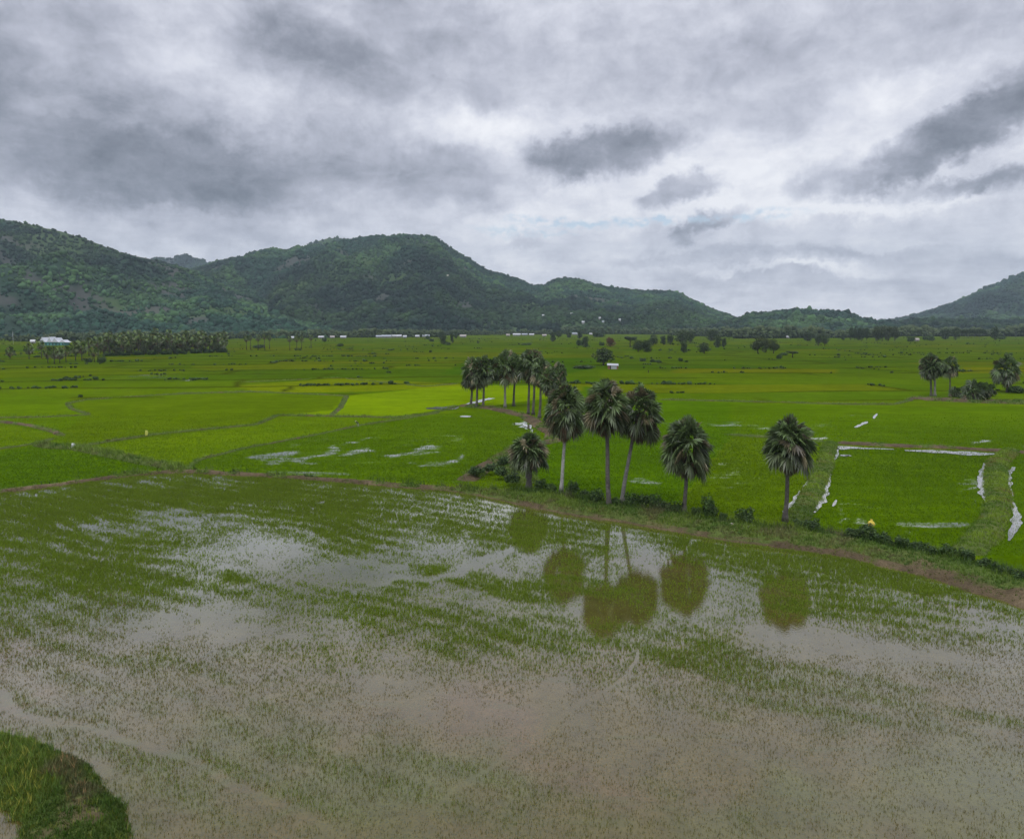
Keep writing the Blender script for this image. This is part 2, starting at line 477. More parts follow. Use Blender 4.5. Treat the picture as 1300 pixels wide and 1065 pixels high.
# ------------------------------------------------------------------ the flooded field in front
GREEN = [  # (cx, cy, rx, ry, rot deg, amount): seedling stands in photo pixels
    (120, 790, 200, 60, 5, .22), (60, 850, 120, 40, 5, .2), (40, 720, 120, 40, 0, .25), (780, 740, 60, 12, 10, .2),
    (120, 640, 330, 26, -3, .62), (330, 628, 300, 14, 2, .62), (60, 690, 170, 45, 0, .45), (420, 665, 120, 30, 8, .55), (150, 735, 150, 22, 8, .65), (190, 715, 110, 22, 6, .35),
    (455, 700, 55, 34, 35, .55), (310, 742, 40, 15, 6, .75), (415, 752, 28, 10, -10, .6), (520, 738, 38, 12, -15, .8), (600, 733, 62, 8, 12, .95), (660, 750, 45, 10, 18, .85),
    (545, 730, 14, 12, 20, .4), (470, 775, 110, 18, 3, .5), (640, 665, 55, 30, 0, .35), (560, 655, 60, 16, 5, .3), (650, 690, 80, 14, -20, .35), (740, 690, 40, 40, 0, .25), (715, 745, 45, 16, 10, .55),
    (580, 800, 120, 22, 8, .35), (575, 825, 35, 12, 5, .6), (700, 805, 160, 25, 12, .45), (820, 800, 70, 18, 0, .4), (560, 715, 60, 10, 15, .25),
    (1010, 705, 170, 15, 9, .9), (860, 680, 90, 9, 10, .6), (1130, 735, 90, 14, 14, .8), (960, 725, 70, 12, 5, .55), (1060, 760, 150, 26, 10, .38), (1180, 790, 150, 26, 10, .4), (1000, 770, 60, 16, 0, .4),
    (925, 825, 30, 8, 12, .8), (880, 835, 60, 14, 10, .5), (970, 862, 130, 14, 12, .75), (1050, 850, 70, 10, 14, .6), (1110, 880, 130, 12, 10, .65), (1160, 878, 30, 10, 0, .7), (1270, 915, 60, 10, 12, .8),
    (1080, 905, 120, 12, 8, .6), (1200, 925, 120, 12, 6, .5), (990, 890, 60, 8, 14, .5), (920, 905, 60, 9, 8, .45), (1000, 940, 25, 9, 10, .5), (1230, 962, 90, 12, 6, .45),
    (230, 770, 60, 12, -5, .35), (60, 790, 90, 16, 5, .4), (200, 835, 24, 7, 8, .6), (280, 858, 30, 6, 10, .55), (335, 873, 22, 7, 5, .7), (140, 850, 90, 18, 5, .3), (20, 880, 30, 8, 10, .7),
    (60, 905, 70, 10, 10, .75), (120, 940, 120, 18, 10, .8), (330, 910, 160, 20, 5, .35), (240, 900, 120, 22, 0, .35), (420, 960, 160, 20, 6, .4), (200, 965, 130, 15, 5, .6),
    (100, 820, 70, 14, 10, .3), (560, 960, 100, 20, 5, .3), (330, 1010, 300, 40, 0, .5), (850, 1010, 300, 40, 0, .25), (1240, 760, 40, 8, 16, .4), (1170, 752, 60, 9, 14, .55), (780, 700, 300, 12, 9, .25),
]
BARE = [  # open water
    (230, 661, 80, 12, 0, .75), (130, 672, 45, 7, 5, .5), (350, 640, 50, 7, 0, .5), (375, 703, 85, 16, 6, .95), (300, 770, 120, 20, -3, .5), (240, 800, 130, 20, 0, .4), (500, 725, 30, 10, -35, .6), (330, 725, 120, 14, 5, .6),
    (455, 730, 45, 12, 0, .9), (560, 700, 80, 12, 8, .6), (640, 655, 50, 8, 8, .4), (600, 770, 90, 10, 10, .6), (405, 648, 3, 14, -8, .9), (690, 715, 40, 10, 0, .3),
    (820, 710, 40, 26, 0, .6), (890, 720, 40, 12, 5, .6), (960, 760, 60, 24, 5, .7), (1020, 810, 160, 14, 8, .7), (1260, 780, 70, 22, 14, .9), (1200, 830, 140, 14, 8, .7), (740, 770, 50, 10, 0, .6),
    (1180, 756, 40, 5, 14, .5), (380, 800, 140, 16, 0, .4), (640, 900, 330, 40, 4, .35), (1000, 975, 260, 25, 4, .3),
]
TRACKS = [([(812, 822), (795, 845), (770, 866), (690, 930), (600, 990), (540, 1050)], 3.2), ([(-20, 884), (60, 908), (130, 928), (200, 950), (290, 985), (420, 1050)], 5),
          ([(905, 670), (880, 700)], 2.5), ([(180, 795), (270, 780), (330, 772)], 1.8), ([(-10, 925), (60, 950), (120, 975)], 9), ([(640, 700), (560, 735), (470, 740)], 5)]


def blob(px, py, L):
    v = np.zeros(np.shape(px))
    for cx, cy, rx, ry, rot, a in L:
        r = math.radians(rot); dx = px - cx; dy = py - cy
        u = (dx * math.cos(r) + dy * math.sin(r)) / rx; w = (-dx * math.sin(r) + dy * math.cos(r)) / ry
        v = v + a * np.exp(-(u * u + w * w) * 0.9)
    return v


def seed_density(x, y):
    px, py = PX(x, y)
    px = px + (fbm(x, y, 6, 91, 3) - .5) * 60; py = py + (fbm(x, y, 5, 93, 3) - .5) * 26
    g = np.clip(blob(px, py, GREEN) * .84, 0, 1.15); b = np.clip(blob(px, py, BARE), 0, 1)
    n = fbm(x, y, 7, 21, 4); n2 = fbm(x, y, 1.6, 25, 3)
    # sowing rows run down to the right
    th = math.radians(-28); v = -x * math.sin(th) + y * math.cos(th) + (fbm(x, y, 14, 8, 2) - .5) * 5
    row = 0.5 + 0.5 * np.sin(v * 2 * math.pi / 2.6 + 3 * fbm(x, y, 9, 7, 2))
    low = 0.30
    d = low + 0.75 * g - 0.6 * b + (n - .5) * 0.6 + (n2 - .5) * 0.75 + (row - .5) * 0.42 * sstep(.25, .8, g + .3)
    for P, hw in TRACKS:
        q = seg_dist(px, py, P)
        d = d - 0.8 * (1 - sstep(hw * .5, hw * 1.6, q))
    # clear strip of water at the foot of the bank
    ed = edge_y(x) - y
    strip = sstep(575, 640, px) * (1 - .55 * sstep(760, 880, px))
    d = np.where(ed < 0.2, -1, d + .25 * sstep(800, 900, px) * (1 - sstep(5, 12, ed)) - 1.2 * strip * (1 - sstep(1.2, 2.6, ed + (n - .5) * 2)))
    return np.clip(d, -1, 1.0)


# water sheet: from behind the camera up to the middle of the bank
wr = np.linspace(0, 1, 150); wc = np.linspace(-190, 150, 420)
XW, RW = np.meshgrid(wc, wr, indexing='xy')
YW = -20 + (edge_y(XW) + 1.6 + 20) * RW
pxw, pyw = PX(XW, YW)
br = sstep(690, 880, pyw + (fbm(XW, YW, 12, 61, 3) - .5) * 160)
n0 = fbm(XW, YW, 8, 62, 4)
olive = np.array([.072, .076, .012]); brown = np.array([.108, .080, .020]); red = np.array([.135, .082, .036]); algae = np.array([.085, .095, .018])
Tw = olive * (1 - br[..., None]) + brown * br[..., None]
rd = (sstep(.52, .75, fbm(XW, YW, 10, 66, 3)) * br * .7)[..., None]; Tw = Tw * (1 - rd) + red * rd
dn = seed_density(XW, YW)
edw = edge_y(XW) - YW; rim = (1 - sstep(2.0, 4.5, edw)) * sstep(560, 640, pxw)
Tw = Tw * (1 - .8 * rim[..., None]) + np.array([.095, .105, .008]) * .8 * rim[..., None]
al = (sstep(.25, .9, dn) * .7)[..., None]; Tw = Tw * (1 - al) + algae * al
al2 = (sstep(860, 1000, pyw) * sstep(.42, .65, n0) * .6)[..., None]; Tw = Tw * (1 - al2) + algae * 1.05 * al2
nr, nc = XW.shape; idx = np.arange(nr * nc).reshape(nr, nc)
Fq = np.stack([idx[:-1, :-1], idx[:-1, 1:], idx[1:, 1:], idx[1:, :-1]], -1).reshape(-1, 4)
me = mk_mesh("water", np.stack([XW, YW, XW * 0], -1).reshape(-1, 3), Fq, Tw.reshape(-1, 3), True)
ob("water", me, M_water, kind="structure", label="shallow muddy water standing in the near paddy")


def tufts(x, y, z, hgt, wid, tint, B=4, spread=0.35, seed=1):
    """many little plants of B pointed blades each, as arrays"""
    r = np.random.default_rng(seed); n = len(x)
    bx = np.repeat(x, B); by = np.repeat(y, B); bz = np.repeat(z, B)
    hh = np.repeat(hgt, B) * r.uniform(.65, 1.15, n * B); ww = np.repeat(wid, B)
    an = r.uniform(0, 2 * math.pi, n * B); ln = hh * r.uniform(.1, 1, n * B) * spread * 2
    ox = bx + r.normal(0, 1, n * B) * ww * 2.2; oy = by + r.normal(0, 1, n * B) * ww * 2.2
    qx = -np.sin(an + r.uniform(-1, 1, n * B)) * ww; qy = np.cos(an) * ww
    V = np.empty((n * B, 3, 3), dtype=np.float32)
    V[:, 0] = np.stack([ox - qx, oy - qy, bz - .02], 1); V[:, 1] = np.stack([ox + qx, oy + qy, bz - .02], 1)
    V[:, 2] = np.stack([ox + np.cos(an) * ln, oy + np.sin(an) * ln, bz + hh], 1)
    T = np.repeat(tint, B, 0) * r.uniform(.75, 1.25, (n * B, 1))
    return V.reshape(-1, 3), np.arange(n * B * 3).reshape(-1, 3), np.repeat(T, 3, 0)


def frust_pts(n, y0, y1, seed, k=.80):
    r = np.random.default_rng(seed)
    y = np.sqrt(r.uniform(y0 ** 2, y1 ** 2, n)); x = r.uniform(-k, k, n) * y
    return x, y, r


# seedlings in the flooded field
x, y, r = frust_pts(900000, 24, 125, 3)
k_in = y < edge_y(x) - .1
x = x[k_in]; y = y[k_in]
d = seed_density(x, y)
keep = r.uniform(0, 1, len(x)) < np.where(d < 0, .03, .10 + .22 * sstep(740, 860, PX(x, y)[1]) + .75 * d ** 1.5)
x = x[keep]; y = y[keep]; d = d[keep]
px, py = PX(x, y)
bot = sstep(760, 900, py + (fbm(x, y, 12, 5, 3) - .5) * 120)
g1 = np.array([.165, .245, .016]); g2 = np.array([.150, .140, .042])
dry = np.clip(bot * (1.25 - np.clip(d, 0, 1)) + .1 * (fbm(x, y, 2, 44, 3)), 0, 1)[:, None]
tt = g1 * (1 - dry) + g2 * dry
st = (r.uniform(0, 1, len(x)) < .30 * bot)[:, None]; tt = tt * (1 - st) + np.array([.24, .19, .085]) * st
hg = (.13 + .15 * np.clip(d, 0, 1)) * (1 - .35 * bot) * r.uniform(.7, 1.3, len(x))
V, Fc, T = tufts(x, y, x * 0, hg, (.0065 + .00017 * y) * (1 - .35 * bot), tt, 4, .35, 8)
ob("rice_seedlings", mk_mesh("rice_seedlings", V, Fc, T), M_rice, kind="stuff", label="young rice seedlings standing in the shallow water of the near paddy")
print("seedlings", len(x))

# rice canopy of the nearer green paddies behind the bank
x, y, r = frust_pts(420000, 72, 200, 5)
k_in = y > edge_y(x) + 3.5
x = x[k_in]; y = y[k_in]
w = wet_at(x, y); n = fbm(x, y, 2.2, 12, 3)
keep = (w - .35 + (n - .5) * .9 < .12) | (w == 0) | (r.uniform(0, 1, len(x)) < .3)
keep &= r.uniform(0, 1, len(x)) < .75 * (1 - sstep(95, 190, y)) + .06 * (y < 190)
x = x[keep]; y = y[keep]
tt, _ = tint_at(x, y)
nn = fbm(x, y, 14, 81, 3)
tt = tt * (1.55 + .7 * (nn[:, None] - .5))
V, Fc, T = tufts(x, y, x * 0 + .06, r.uniform(.14, .30, len(x)), .012 + .00020 * y, tt, 3, .5, 9)
ob("rice_plants", mk_mesh("rice_plants", V, Fc, T), M_rice, kind="stuff", label="thick green rice growing in the paddies behind the palm bank")

# ------------------------------------------------------------------ banks and bunds
GRASSY = np.array([.075, .125, .022]); SOIL = np.array([.105, .079, .046]); OLV = np.array([.105, .120, .035]); DRY = np.array([.22, .17, .10])


def ridge(name, P, wfun, hfun, soilfun, label, step=.5, nx=15, rough=.25, seed=1, world=False, wat=None, ridges=0.0):
    """a raised earth strip swept along a line. soilfun(s, c) -> bare soil share, c from -1 (camera side) to 1"""
    C = resample(P if world else poly_pts(P), step); n = len(C)
    D = np.gradient(C, axis=0); D /= np.linalg.norm(D, axis=1)[:, None] + 1e-9
    N = np.stack([-D[:, 1], D[:, 0]], 1)
    s = np.linspace(0, 1, n); c = np.linspace(-1, 1, nx)
    S, Cc = np.meshgrid(s, c, indexing='ij')
    W = wfun(s)[:, None] * (1 + .35 * (fbm(C[:, 0], C[:, 1], 5, seed + 3, 3)[:, None] - .5) + .3 * (fbm(C[:, 0], C[:, 1], .9, seed + 6, 3)[:, None] - .5)); Hh = hfun(s)[:, None]
    X = C[:, :1] + N[:, :1] * Cc * W / 2; Y = C[:, 1:] + N[:, 1:] * Cc * W / 2
    prof = (1 - np.abs(Cc) ** 2.6)
    Z = Hh * prof * (1 + rough * 1.6 * (fbm(X, Y, 2.2, seed, 4) - .5)) + (fbm(X, Y, .7, seed + 5, 3) - .5) * rough * .5 * prof * Hh
    if ridges: Z = Z + Hh * prof * ridges * (.5 + .5 * np.sin(S * n * step * 2 * math.pi / 2.2 + 5 * fbm(X, Y, 5, 3, 2)))
    ends = np.minimum(S, 1 - S) * n * step
    Z = Z * sstep(0, 2.0, ends) - .12 * (1 - prof) - .02
    so = np.clip(soilfun(S, Cc) + (fbm(X, Y, 2.5, seed + 9, 4) - .5) * 1.3, 0, 1)[..., None]
    so = sstep(.35, .65, so)
    gn = fbm(X, Y, 4, seed + 20, 3)[..., None]
    gcol = GRASSY * (1 - gn) + OLV * gn
    sn = fbm(X, Y, 3, seed + 22, 3)[..., None]
    scol = SOIL * (.75 + .4 * sn) * (1 - sstep(.5, .8, sn) * .4) + DRY * sstep(.5, .8, sn) * .4
    T = gcol * (1 - so) + scol * so
    idx = np.arange(n * nx).reshape(n, nx)
    Fq = np.stack([idx[:-1, :-1], idx[1:, :-1], idx[1:, 1:], idx[:-1, 1:]], -1).reshape(-1, 4)
    me = mk_mesh(name, np.stack([X, Y, Z], -1).reshape(-1, 3), Fq, T.reshape(-1, 3), True)
    ob(name, me, M_bank, kind="structure", label=label)
    return dict(X=X, Y=Y, Z=Z, so=so[..., 0], C=Cc, S=S, T=T)


GT = []  # grass tufts gathered for the banks


def grass_on(R, dens, hmin, hmax, cmin=-.8, cmax=1.0, lush=1.0, seed=0, maxsoil=.5, tone=None):
    X, Y, Z = R["X"], R["Y"], R["Z"]; r = np.random.default_rng(seed + 500)
    area = np.hypot(X[1:, :-1] - X[:-1, :-1], Y[1:, :-1] - Y[:-1, :-1]) * np.hypot(X[:-1, 1:] - X[:-1, :-1], Y[:-1, 1:] - Y[:-1, :-1])
    n = int(area.sum() * dens)
    i = r.choice(area.size, n, p=(area / area.sum()).ravel()); a, b = np.unravel_index(i, area.shape)
    u = r.uniform(0, 1, n); v = r.uniform(0, 1, n)
    def L(Q): return (Q[a, b] * (1 - u) + Q[a + 1, b] * u) * (1 - v) + (Q[a, b + 1] * (1 - u) + Q[a + 1, b + 1] * u) * v
    x, y, z, so, c = L(X), L(Y), L(Z), L(R["so"]), L(R["C"])
    px, py = PX(x, y)
    ok = (so < maxsoil + r.uniform(-.3, .45, n)) & (c > cmin) & (c < cmax) & (px > -60) & (px < 1360)
    x, y, z = x[ok], y[ok], z[ok]
    g = fbm(x, y, 3.5, 33, 4)
    hh = r.uniform(hmin, hmax, len(x)) * (.5 + g * lush)
    a1 = np.array([.085, .160, .018]); a2 = np.array([.165, .250, .030]); a3 = np.array([.170, .150, .070])
    k = sstep(.35, .65, g)[:, None]; q = (sstep(.55, .75, fbm(x, y, 2.4, 35, 3)))[:, None] * .75
    T = (a1 * (1 - k) + a2 * k) * (1 - q) + a3 * q
    if tone is not None: T = T * np.array(tone)
    GT.append((x, y, z, hh, .016 + .00022 * y, T))


# the long bank: camera-side foot follows the waterline, wide under the palms, a mere bund on the left
off = []
CB = resample(WE, .5); sx = PX(CB[:, 0], CB[:, 1])[0]
wid = np.where(sx < 560, 2.0, 2.0 + 5.2 * sstep(560, 700, sx)) + 1.2 * sstep(560, 620, sx) * (1 - sstep(640, 720, sx))
wid = wid + 1.0 * sstep(930, 1050, sx)
D = np.gradient(CB, axis=0); D /= np.linalg.norm(D, axis=1)[:, None]
Nn = np.stack([-D[:, 1], D[:, 0]], 1)
CBc = CB + Nn * (wid[:, None] / 2 - .25)
bank_s = np.linspace(0, 1, len(CBc))
RB = ridge("palm_bank", CBc, lambda s: np.interp(s, bank_s, wid), lambda s: np.interp(s, bank_s, .42 + .55 * sstep(560, 680, sx)),
           lambda S, C: np.where(C < -.9, 1.3, np.where(C < -.74, .45, .05)) + np.interp(S, bank_s, np.where(sx < 560, .55, 0)) * (C < .7) + np.interp(S, bank_s, .38 * sstep(900, 1040, sx)) * (C < -.3),
           "long earth bank with grass and red soil foot beside the flooded paddy", .5, 27, .45, 3, True)
grass_on(RB, 16, .15, .45, -.72, 1.0, 1.2, 1)
grass_on(RB, 5, .5, 1.15, .05, 1.0, 1.2, 4, .5, (.55, .6, .7))
grass_on(RB, 5, .12, .3, -.9, -.35, 1.0, 2, 1.2, (1.1, .8, .9))

near = lambda w: (lambda s: np.full(len(s), w))
one = lambda v: (lambda S, C: np.full(S.shape, v))
BUNDS = [
    ([(590, 612), (612, 596), (640, 582), (662, 566), (700, 562), (704, 552), (690, 544), (668, 529), (625, 519), (582, 515)], 4.2, .65, .55, "curving dirt bund under the rear palm row", 6, .5),
    ([(-120, 525), (0, 536), (40, 541), (70, 549), (80, 554)], 2.0, .5, .55, "brown soil bund entering from the left edge", 2, .4),
    ([(-60, 575), (0, 571), (45, 564), (70, 557)], 1.4, .4, .1, "low green bund left of the bend", 3, .35),
    ([(45, 565), (65, 569), (95, 570), (130, 577), (180, 588), (215, 594), (236, 599)], 2.6, .75, -.1, "overgrown dark green bund running down to the long bank", 6, .8),
    ([(-80, 532), (60, 530), (114, 527), (92, 520), (85, 513), (110, 508), (200, 502), (325, 497)], 1.5, .4, .25, "hooked bund with a bare brown bend", 3, .35),
    ([(95, 569), (140, 561), (200, 552), (260, 546), (325, 540), (352, 528), (420, 529), (500, 531), (545, 526), (582, 516)], 1.5, .45, .1, "thin green bund crossing the left paddies", 4, .4),
    ([(236, 598), (250, 585), (310, 570), (400, 553), (455, 541), (520, 531), (560, 524)], 1.2, .35, .1, "thin bund along the flooded green paddy", 4, .35),
    ([(420, 528), (432, 518), (440, 503), (380, 500), (325, 498), (220, 500)], 2.0, .35, .3, "faint curved bund beside the bright paddy", 3, .3),
    ([(300, 486), (430, 480), (540, 491), (600, 486)], 1.4, .35, .0, "dark bund behind the bright paddy", 2, .3),
    ([(835, 508), (930, 510), (1000, 512), (1080, 514), (1135, 514), (1160, 508)], 1.3, .5, .0, "straight dark bund behind the lone palm", 3, .4),
    ([(920, 552), (960, 555), (1000, 557), (1050, 562)], 1.6, .45, .1, "short bund meeting the grassy path", 3, .4),
    ([(1056, 563), (1100, 565), (1140, 567), (1200, 569), (1265, 573), (1330, 577)], 3.2, .55, .5, "brown bund behind the long white puddle", 5, .4),
    ([(1054, 562), (1050, 580), (1044, 600), (1032, 625), (1018, 650), (1008, 664)], 3.3, .5, -.2, "wide grassy bund right of the lone palm", 7, .35),
    ([(1285, 572), (1266, 588), (1264, 610), (1268, 635), (1262, 660), (1246, 685), (1225, 705)], 3.8, .5, -.3, "wide ridged grassy bund near the right edge", 8, .35),
    ([(1150, 506), (1190, 508), (1230, 510), (1300, 512), (1400, 516)], 9.0, .8, .35, "scrubby mound carrying the right hand palms", 5, .5),
    ([(640, 583), (655, 600), (668, 615)], 5.5, .9, -.1, "scrubby hump left of the short palm", 7, .6),
]
for i, (P, w, h, so, lab, dn_, hg_) in enumerate(BUNDS):
    wd = i in (12, 13)
    R_ = ridge("field_bund", P, near(w), near(h), one((.38 if so > .3 else .16) + so * .45), lab, .6, 13, .5, 40 + i * 7, ridges=.5 if wd else 0)
    grass_on(R_, dn_ * (1.6 if wd else 1), hg_ * .5, hg_, -1, 1, 1.2, 60 + i, .5, (1.15, 1.15, .6) if wd else None)
# near left corner bank
CORNER = [(-500, 905), (-260, 925), (-100, 940), (0, 966), (50, 990), (82, 1022), (100, 1070), (106, 1130), (108, 1210)]
RC = ridge("near_bank", CORNER, near(4.2), near(.6), one(.24), "grassy earth bank in the near left corner", .25, 41, .55, 9)
grass_on(RC, 14, .25, .55, -1, 1, 1.2, 98, .6, (.75, .8, .8))
grass_on(RC, 5, .2, .5, -1, 1, 1.2, 97, 1.2, (2.0, 1.3, 1.6))
grass_on(RC, 110, .08, .24, -1, 1, 1.1, 99, .5, (.85, .78, .9))
x = np.concatenate([g[0] for g in GT]); y = np.concatenate([g[1] for g in GT]); z = np.concatenate([g[2] for g in GT])
hh = np.concatenate([g[3] for g in GT]); ww = np.concatenate([g[4] for g in GT]); T = np.concatenate([g[5] for g in GT])
V, Fc, T = tufts(x, y, z, hh, ww, T, 5, .45, 77)
ob("bank_grass", mk_mesh("bank_grass", V, Fc, T), M_grass, kind="stuff", label="wild grass growing on the earth banks and bunds")
print("grass", len(x))


# ------------------------------------------------------------------ puddles: thin sheets of water with ragged outline
def ribbon(L, label, seed):
    P = np.array([(*G(a, b, 0)[:2], w) for a, b, w in L]); R = resample(P, .5)
    D = np.gradient(R[:, :2], axis=0); D /= np.linalg.norm(D, axis=1)[:, None] + 1e-9
    N = np.stack([-D[:, 1], D[:, 0]], 1)
    e1 = .5 + (fbm(R[:, 0], R[:, 1], 2.2, seed, 3) - .5) * .9; e2 = .5 + (fbm(R[:, 0], R[:, 1], 2.2, seed + 5, 3) - .5) * .9
    A = R[:, :2] + N * (R[:, 2] * e1)[:, None]; B = R[:, :2] - N * (R[:, 2] * e2)[:, None]
    n = len(R); V = np.zeros((2 * n, 3)); V[:n, :2] = A; V[n:, :2] = B; V[:, 2] = .16
    i = np.arange(n - 1)
    ob("puddle", mk_mesh("puddle", V, np.stack([i, i + n, i + n + 1, i + 1], 1)), M_pond, kind="structure", label=label)


ribbon([(1148, 572.5, 1.0), (1175, 573.8, 3.0), (1200, 575, 3.2), (1225, 576.5, 4.2), (1245, 577, 3.6), (1266, 577, 1.0)], "long white puddle in front of the brown bund", 1)
ribbon([(1056, 569, 2.5), (1075, 569.5, 3.0), (1103, 570, 1.5), (1135, 571.5, .6)], "white puddle at the left end of the brown bund", 2)
ribbon([(1060, 568, 1.2), (1062, 576, .9), (1057, 586, .6)], "short puddle at the corner of the paddy", 3)
ribbon([(1070, 580, .8), (1074, 578, 1.6), (1078, 580, .8)], "small puddle inside the paddy corner", 4)
ribbon([(1054, 602, .3), (1051, 616, .9), (1045, 632, 1.1), (1038, 645, .8), (1033, 652, .3)], "narrow puddle right of the grassy path", 5)
ribbon([(1028, 610, .3), (1022, 622, .8), (1013, 634, 1.0), (1004, 645, 1.2), (996, 652, .5)], "narrow puddle left of the grassy path", 6)
ribbon([(1061, 636, .2), (1059, 640, .5), (1057, 644, .2)], "small puddle at the foot of the paddy", 7)
ribbon([(1250, 589, .3), (1246, 604, .8), (1246, 618, 1.0), (1250, 630, 1.2), (1254, 640, .9), (1256, 645, .3)], "forked puddle left of the ridged bund", 8)
ribbon([(1287, 594, .5), (1280, 604, .9), (1279, 616, .9), (1283, 626, .6), (1286, 631, .2)], "curved puddle right of the ridged bund", 9)
ribbon([(1284, 638, .4), (1288, 648, .7), (1291, 658, 1.0), (1291, 667, .8), (1284, 680, .5), (1281, 688, .2)], "lower puddle right of the ridged bund", 10)
ribbon([(1086, 543.5, .5), (1095, 539, 1.3), (1101, 536, .5)], "slanting puddle in the right hand paddy", 11)
ribbon([(1109, 532, .5), (1112, 528, .8), (1113, 526, .3)], "short puddle near the slanting one", 12)
ribbon([(542, 519.5, 2), (556, 518.8, 7), (570, 518.6, 8), (581, 518.8, 3)], "white puddle at the edge of the bright paddy", 13)
ribbon([(585, 516, 1), (604, 511, 2.5), (624, 506, 2)], "thin puddle beyond the rear palms", 14)
ribbon([(584, 529.5, 1), (592, 529.3, 3.5), (600, 529.3, 1)], "small white puddle below the rear palms", 15)
ribbon([(664, 538, .6), (668, 541, 1.6), (673, 545, .8)], "small puddle beside the dirt bund", 16)

# ------------------------------------------------------------------ palmyra palms
def frand(r, a, b): return float(r.uniform(a, b))


def fan_leaf(mbv, mbf, mbt, org, az, el, pet, rad, nseg, tint, r, droop, collapse=0.0, half=1.75):
    """fan leaf: petiole then a pleated round blade of pointed segments"""
    d = Vector((math.cos(az) * math.cos(el), math.sin(az) * math.cos(el), math.sin(el)))
    side = d.cross(Vector((0, 0, 1)))
    if side.length < .05: side = Vector((1, 0, 0))
    side.normalize(); up = side.cross(d).normalized()
    tw = frand(r, .35, 1.35) * (1 if r.uniform() < .5 else -1) if collapse < .3 else frand(r, -.8, .8); side, up = side * math.cos(tw) + up * math.sin(tw), up * math.cos(tw) - side * math.sin(tw)
    e = Vector(org) + d * pet
    d0 = d
    fold = max(0.0, min(.85, .05 + .42 * (math.radians(88) - el))) * (1 - collapse * .6) * frand(r, .1, 1.4)
    e2 = max(el - fold, math.radians(-88)); az2 = az + frand(r, -.4, .4)
    d = Vector((math.cos(az2) * math.cos(e2), math.sin(az2) * math.cos(e2), math.sin(e2)))
    side = d.cross(Vector((math.cos(az2), math.sin(az2), 0)) if abs(e2) > .25 else Vector((0, 0, 1)))
    side.normalize(); up = side.cross(d).normalized()
    side, up = side * math.cos(tw) + up * math.sin(tw), up * math.cos(tw) - side * math.sin(tw)
    w = .045
    b = len(mbv)
    mbv += [Vector(org) - side * w, Vector(org) + side * w, e + side * w * .6, e - side * w * .6]; mbf.append((b, b + 1, b + 2, b + 3)); mbt += [tuple(c * 1.15 for c in tint)] * 4
    half *= (1 - .55 * collapse)
    for k in range(nseg):
        a = -half + 2 * half * (k + .5) / nseg; da = half / nseg * 1.1
        L = rad * (1 - .22 * (abs(a) / half) ** 2) * frand(r, .88, 1.06)
        v = .10 * (1 if k % 2 else -1) * rad
        def pt(ang, rr, lift=0.0):
            p = e + (d * math.cos(ang) + side * math.sin(ang)) * rr + up * (lift - .18 * rad * (ang / half) ** 2 * (rr / rad))
            p.z -= droop * (rr / rad) ** 2 * rad
            return p
        m = .58
        q_ = frand(r, .6, 1.4); t = tuple(c * q_ for c in tint)
        b = len(mbv)
        mbv += [pt(a, 0.02), pt(a - da, L * m, v * .5), pt(a + da, L * m, -v * .5), pt(a + frand(r, -.04, .04), L, 0)]
        mbv[-1].z -= droop * .25 * rad * frand(r, .3, 1.2)
        mbf.append((b, b + 1, b + 3, b + 2)); mbt += [t] * 4


def crown_meshes(seed, R, drop, nl, nseg, nd, hang=1.0, lum=(1, 1, 1)):
    """R overall radius, drop length of trunk the leaves sit on"""
    r = np.random.default_rng(seed)
    out = []
    gv, gf, gt = [], [], []; dv, df, dt = [], [], []
    ga = 2.39996
    for i in range(nl):
        q = (i + .5) / nl
        el = math.asin(max(-.62, min(1, .99 - 1.42 * q ** 1.15 + frand(r, -.1, .1)))); az = i * ga + frand(r, -.3, .3)
        rad = R * frand(r, .42, .52); pet = R * frand(r, .34, .64)
        z = -drop * .8 * q ** 1.1 + frand(r, -.08, .08) * R
        base = np.array([.088, .132, .046]) if q < .7 else np.array([.086, .112, .050])
        if r.uniform() < .14: base = np.array([.15, .13, .075])
        if r.uniform() < .25: base = base * 1.5
        fan_leaf(gv, gf, gt, (0, 0, z), az, el, pet, rad, nseg, tuple(base * np.array(lum) * frand(r, .45, 1.55)), r, .22 + .35 * max(0, q - .3), 0)
    for i in range(nd):
        q = (i + .5) / nd
        el = math.radians(-32 - 46 * q + frand(r, -7, 7)); az = i * ga + 1 + frand(r, -.4, .4)
        z = -drop * (.55 + .45 * q)
        rad = R * frand(r, .36, .46); pet = R * (.42 - .22 * q) * hang
        base = np.array([.150, .108, .070]) if r.uniform() < .55 else np.array([.105, .098, .060])
        fan_leaf(dv, df, dt, (0, 0, z), az, el, pet, rad, max(6, nseg - 6), tuple(base * frand(r, .6, 1.25)), r, .35, .75)
    # spear leaves
    for i in range(3):
        fan_leaf(gv, gf, gt, (0, 0, 0), i * 2.1, math.radians(84), R * .5, R * .45, 6, (.09, .13, .05), r, 0, .9)
    A = mk_mesh("crown", np.array([tuple(v) for v in gv]), np.array(gf), np.array(gt))
    B = mk_mesh("dead_fronds", np.array([tuple(v) for v in dv]), np.array(df), np.array(dt))
    return A, B


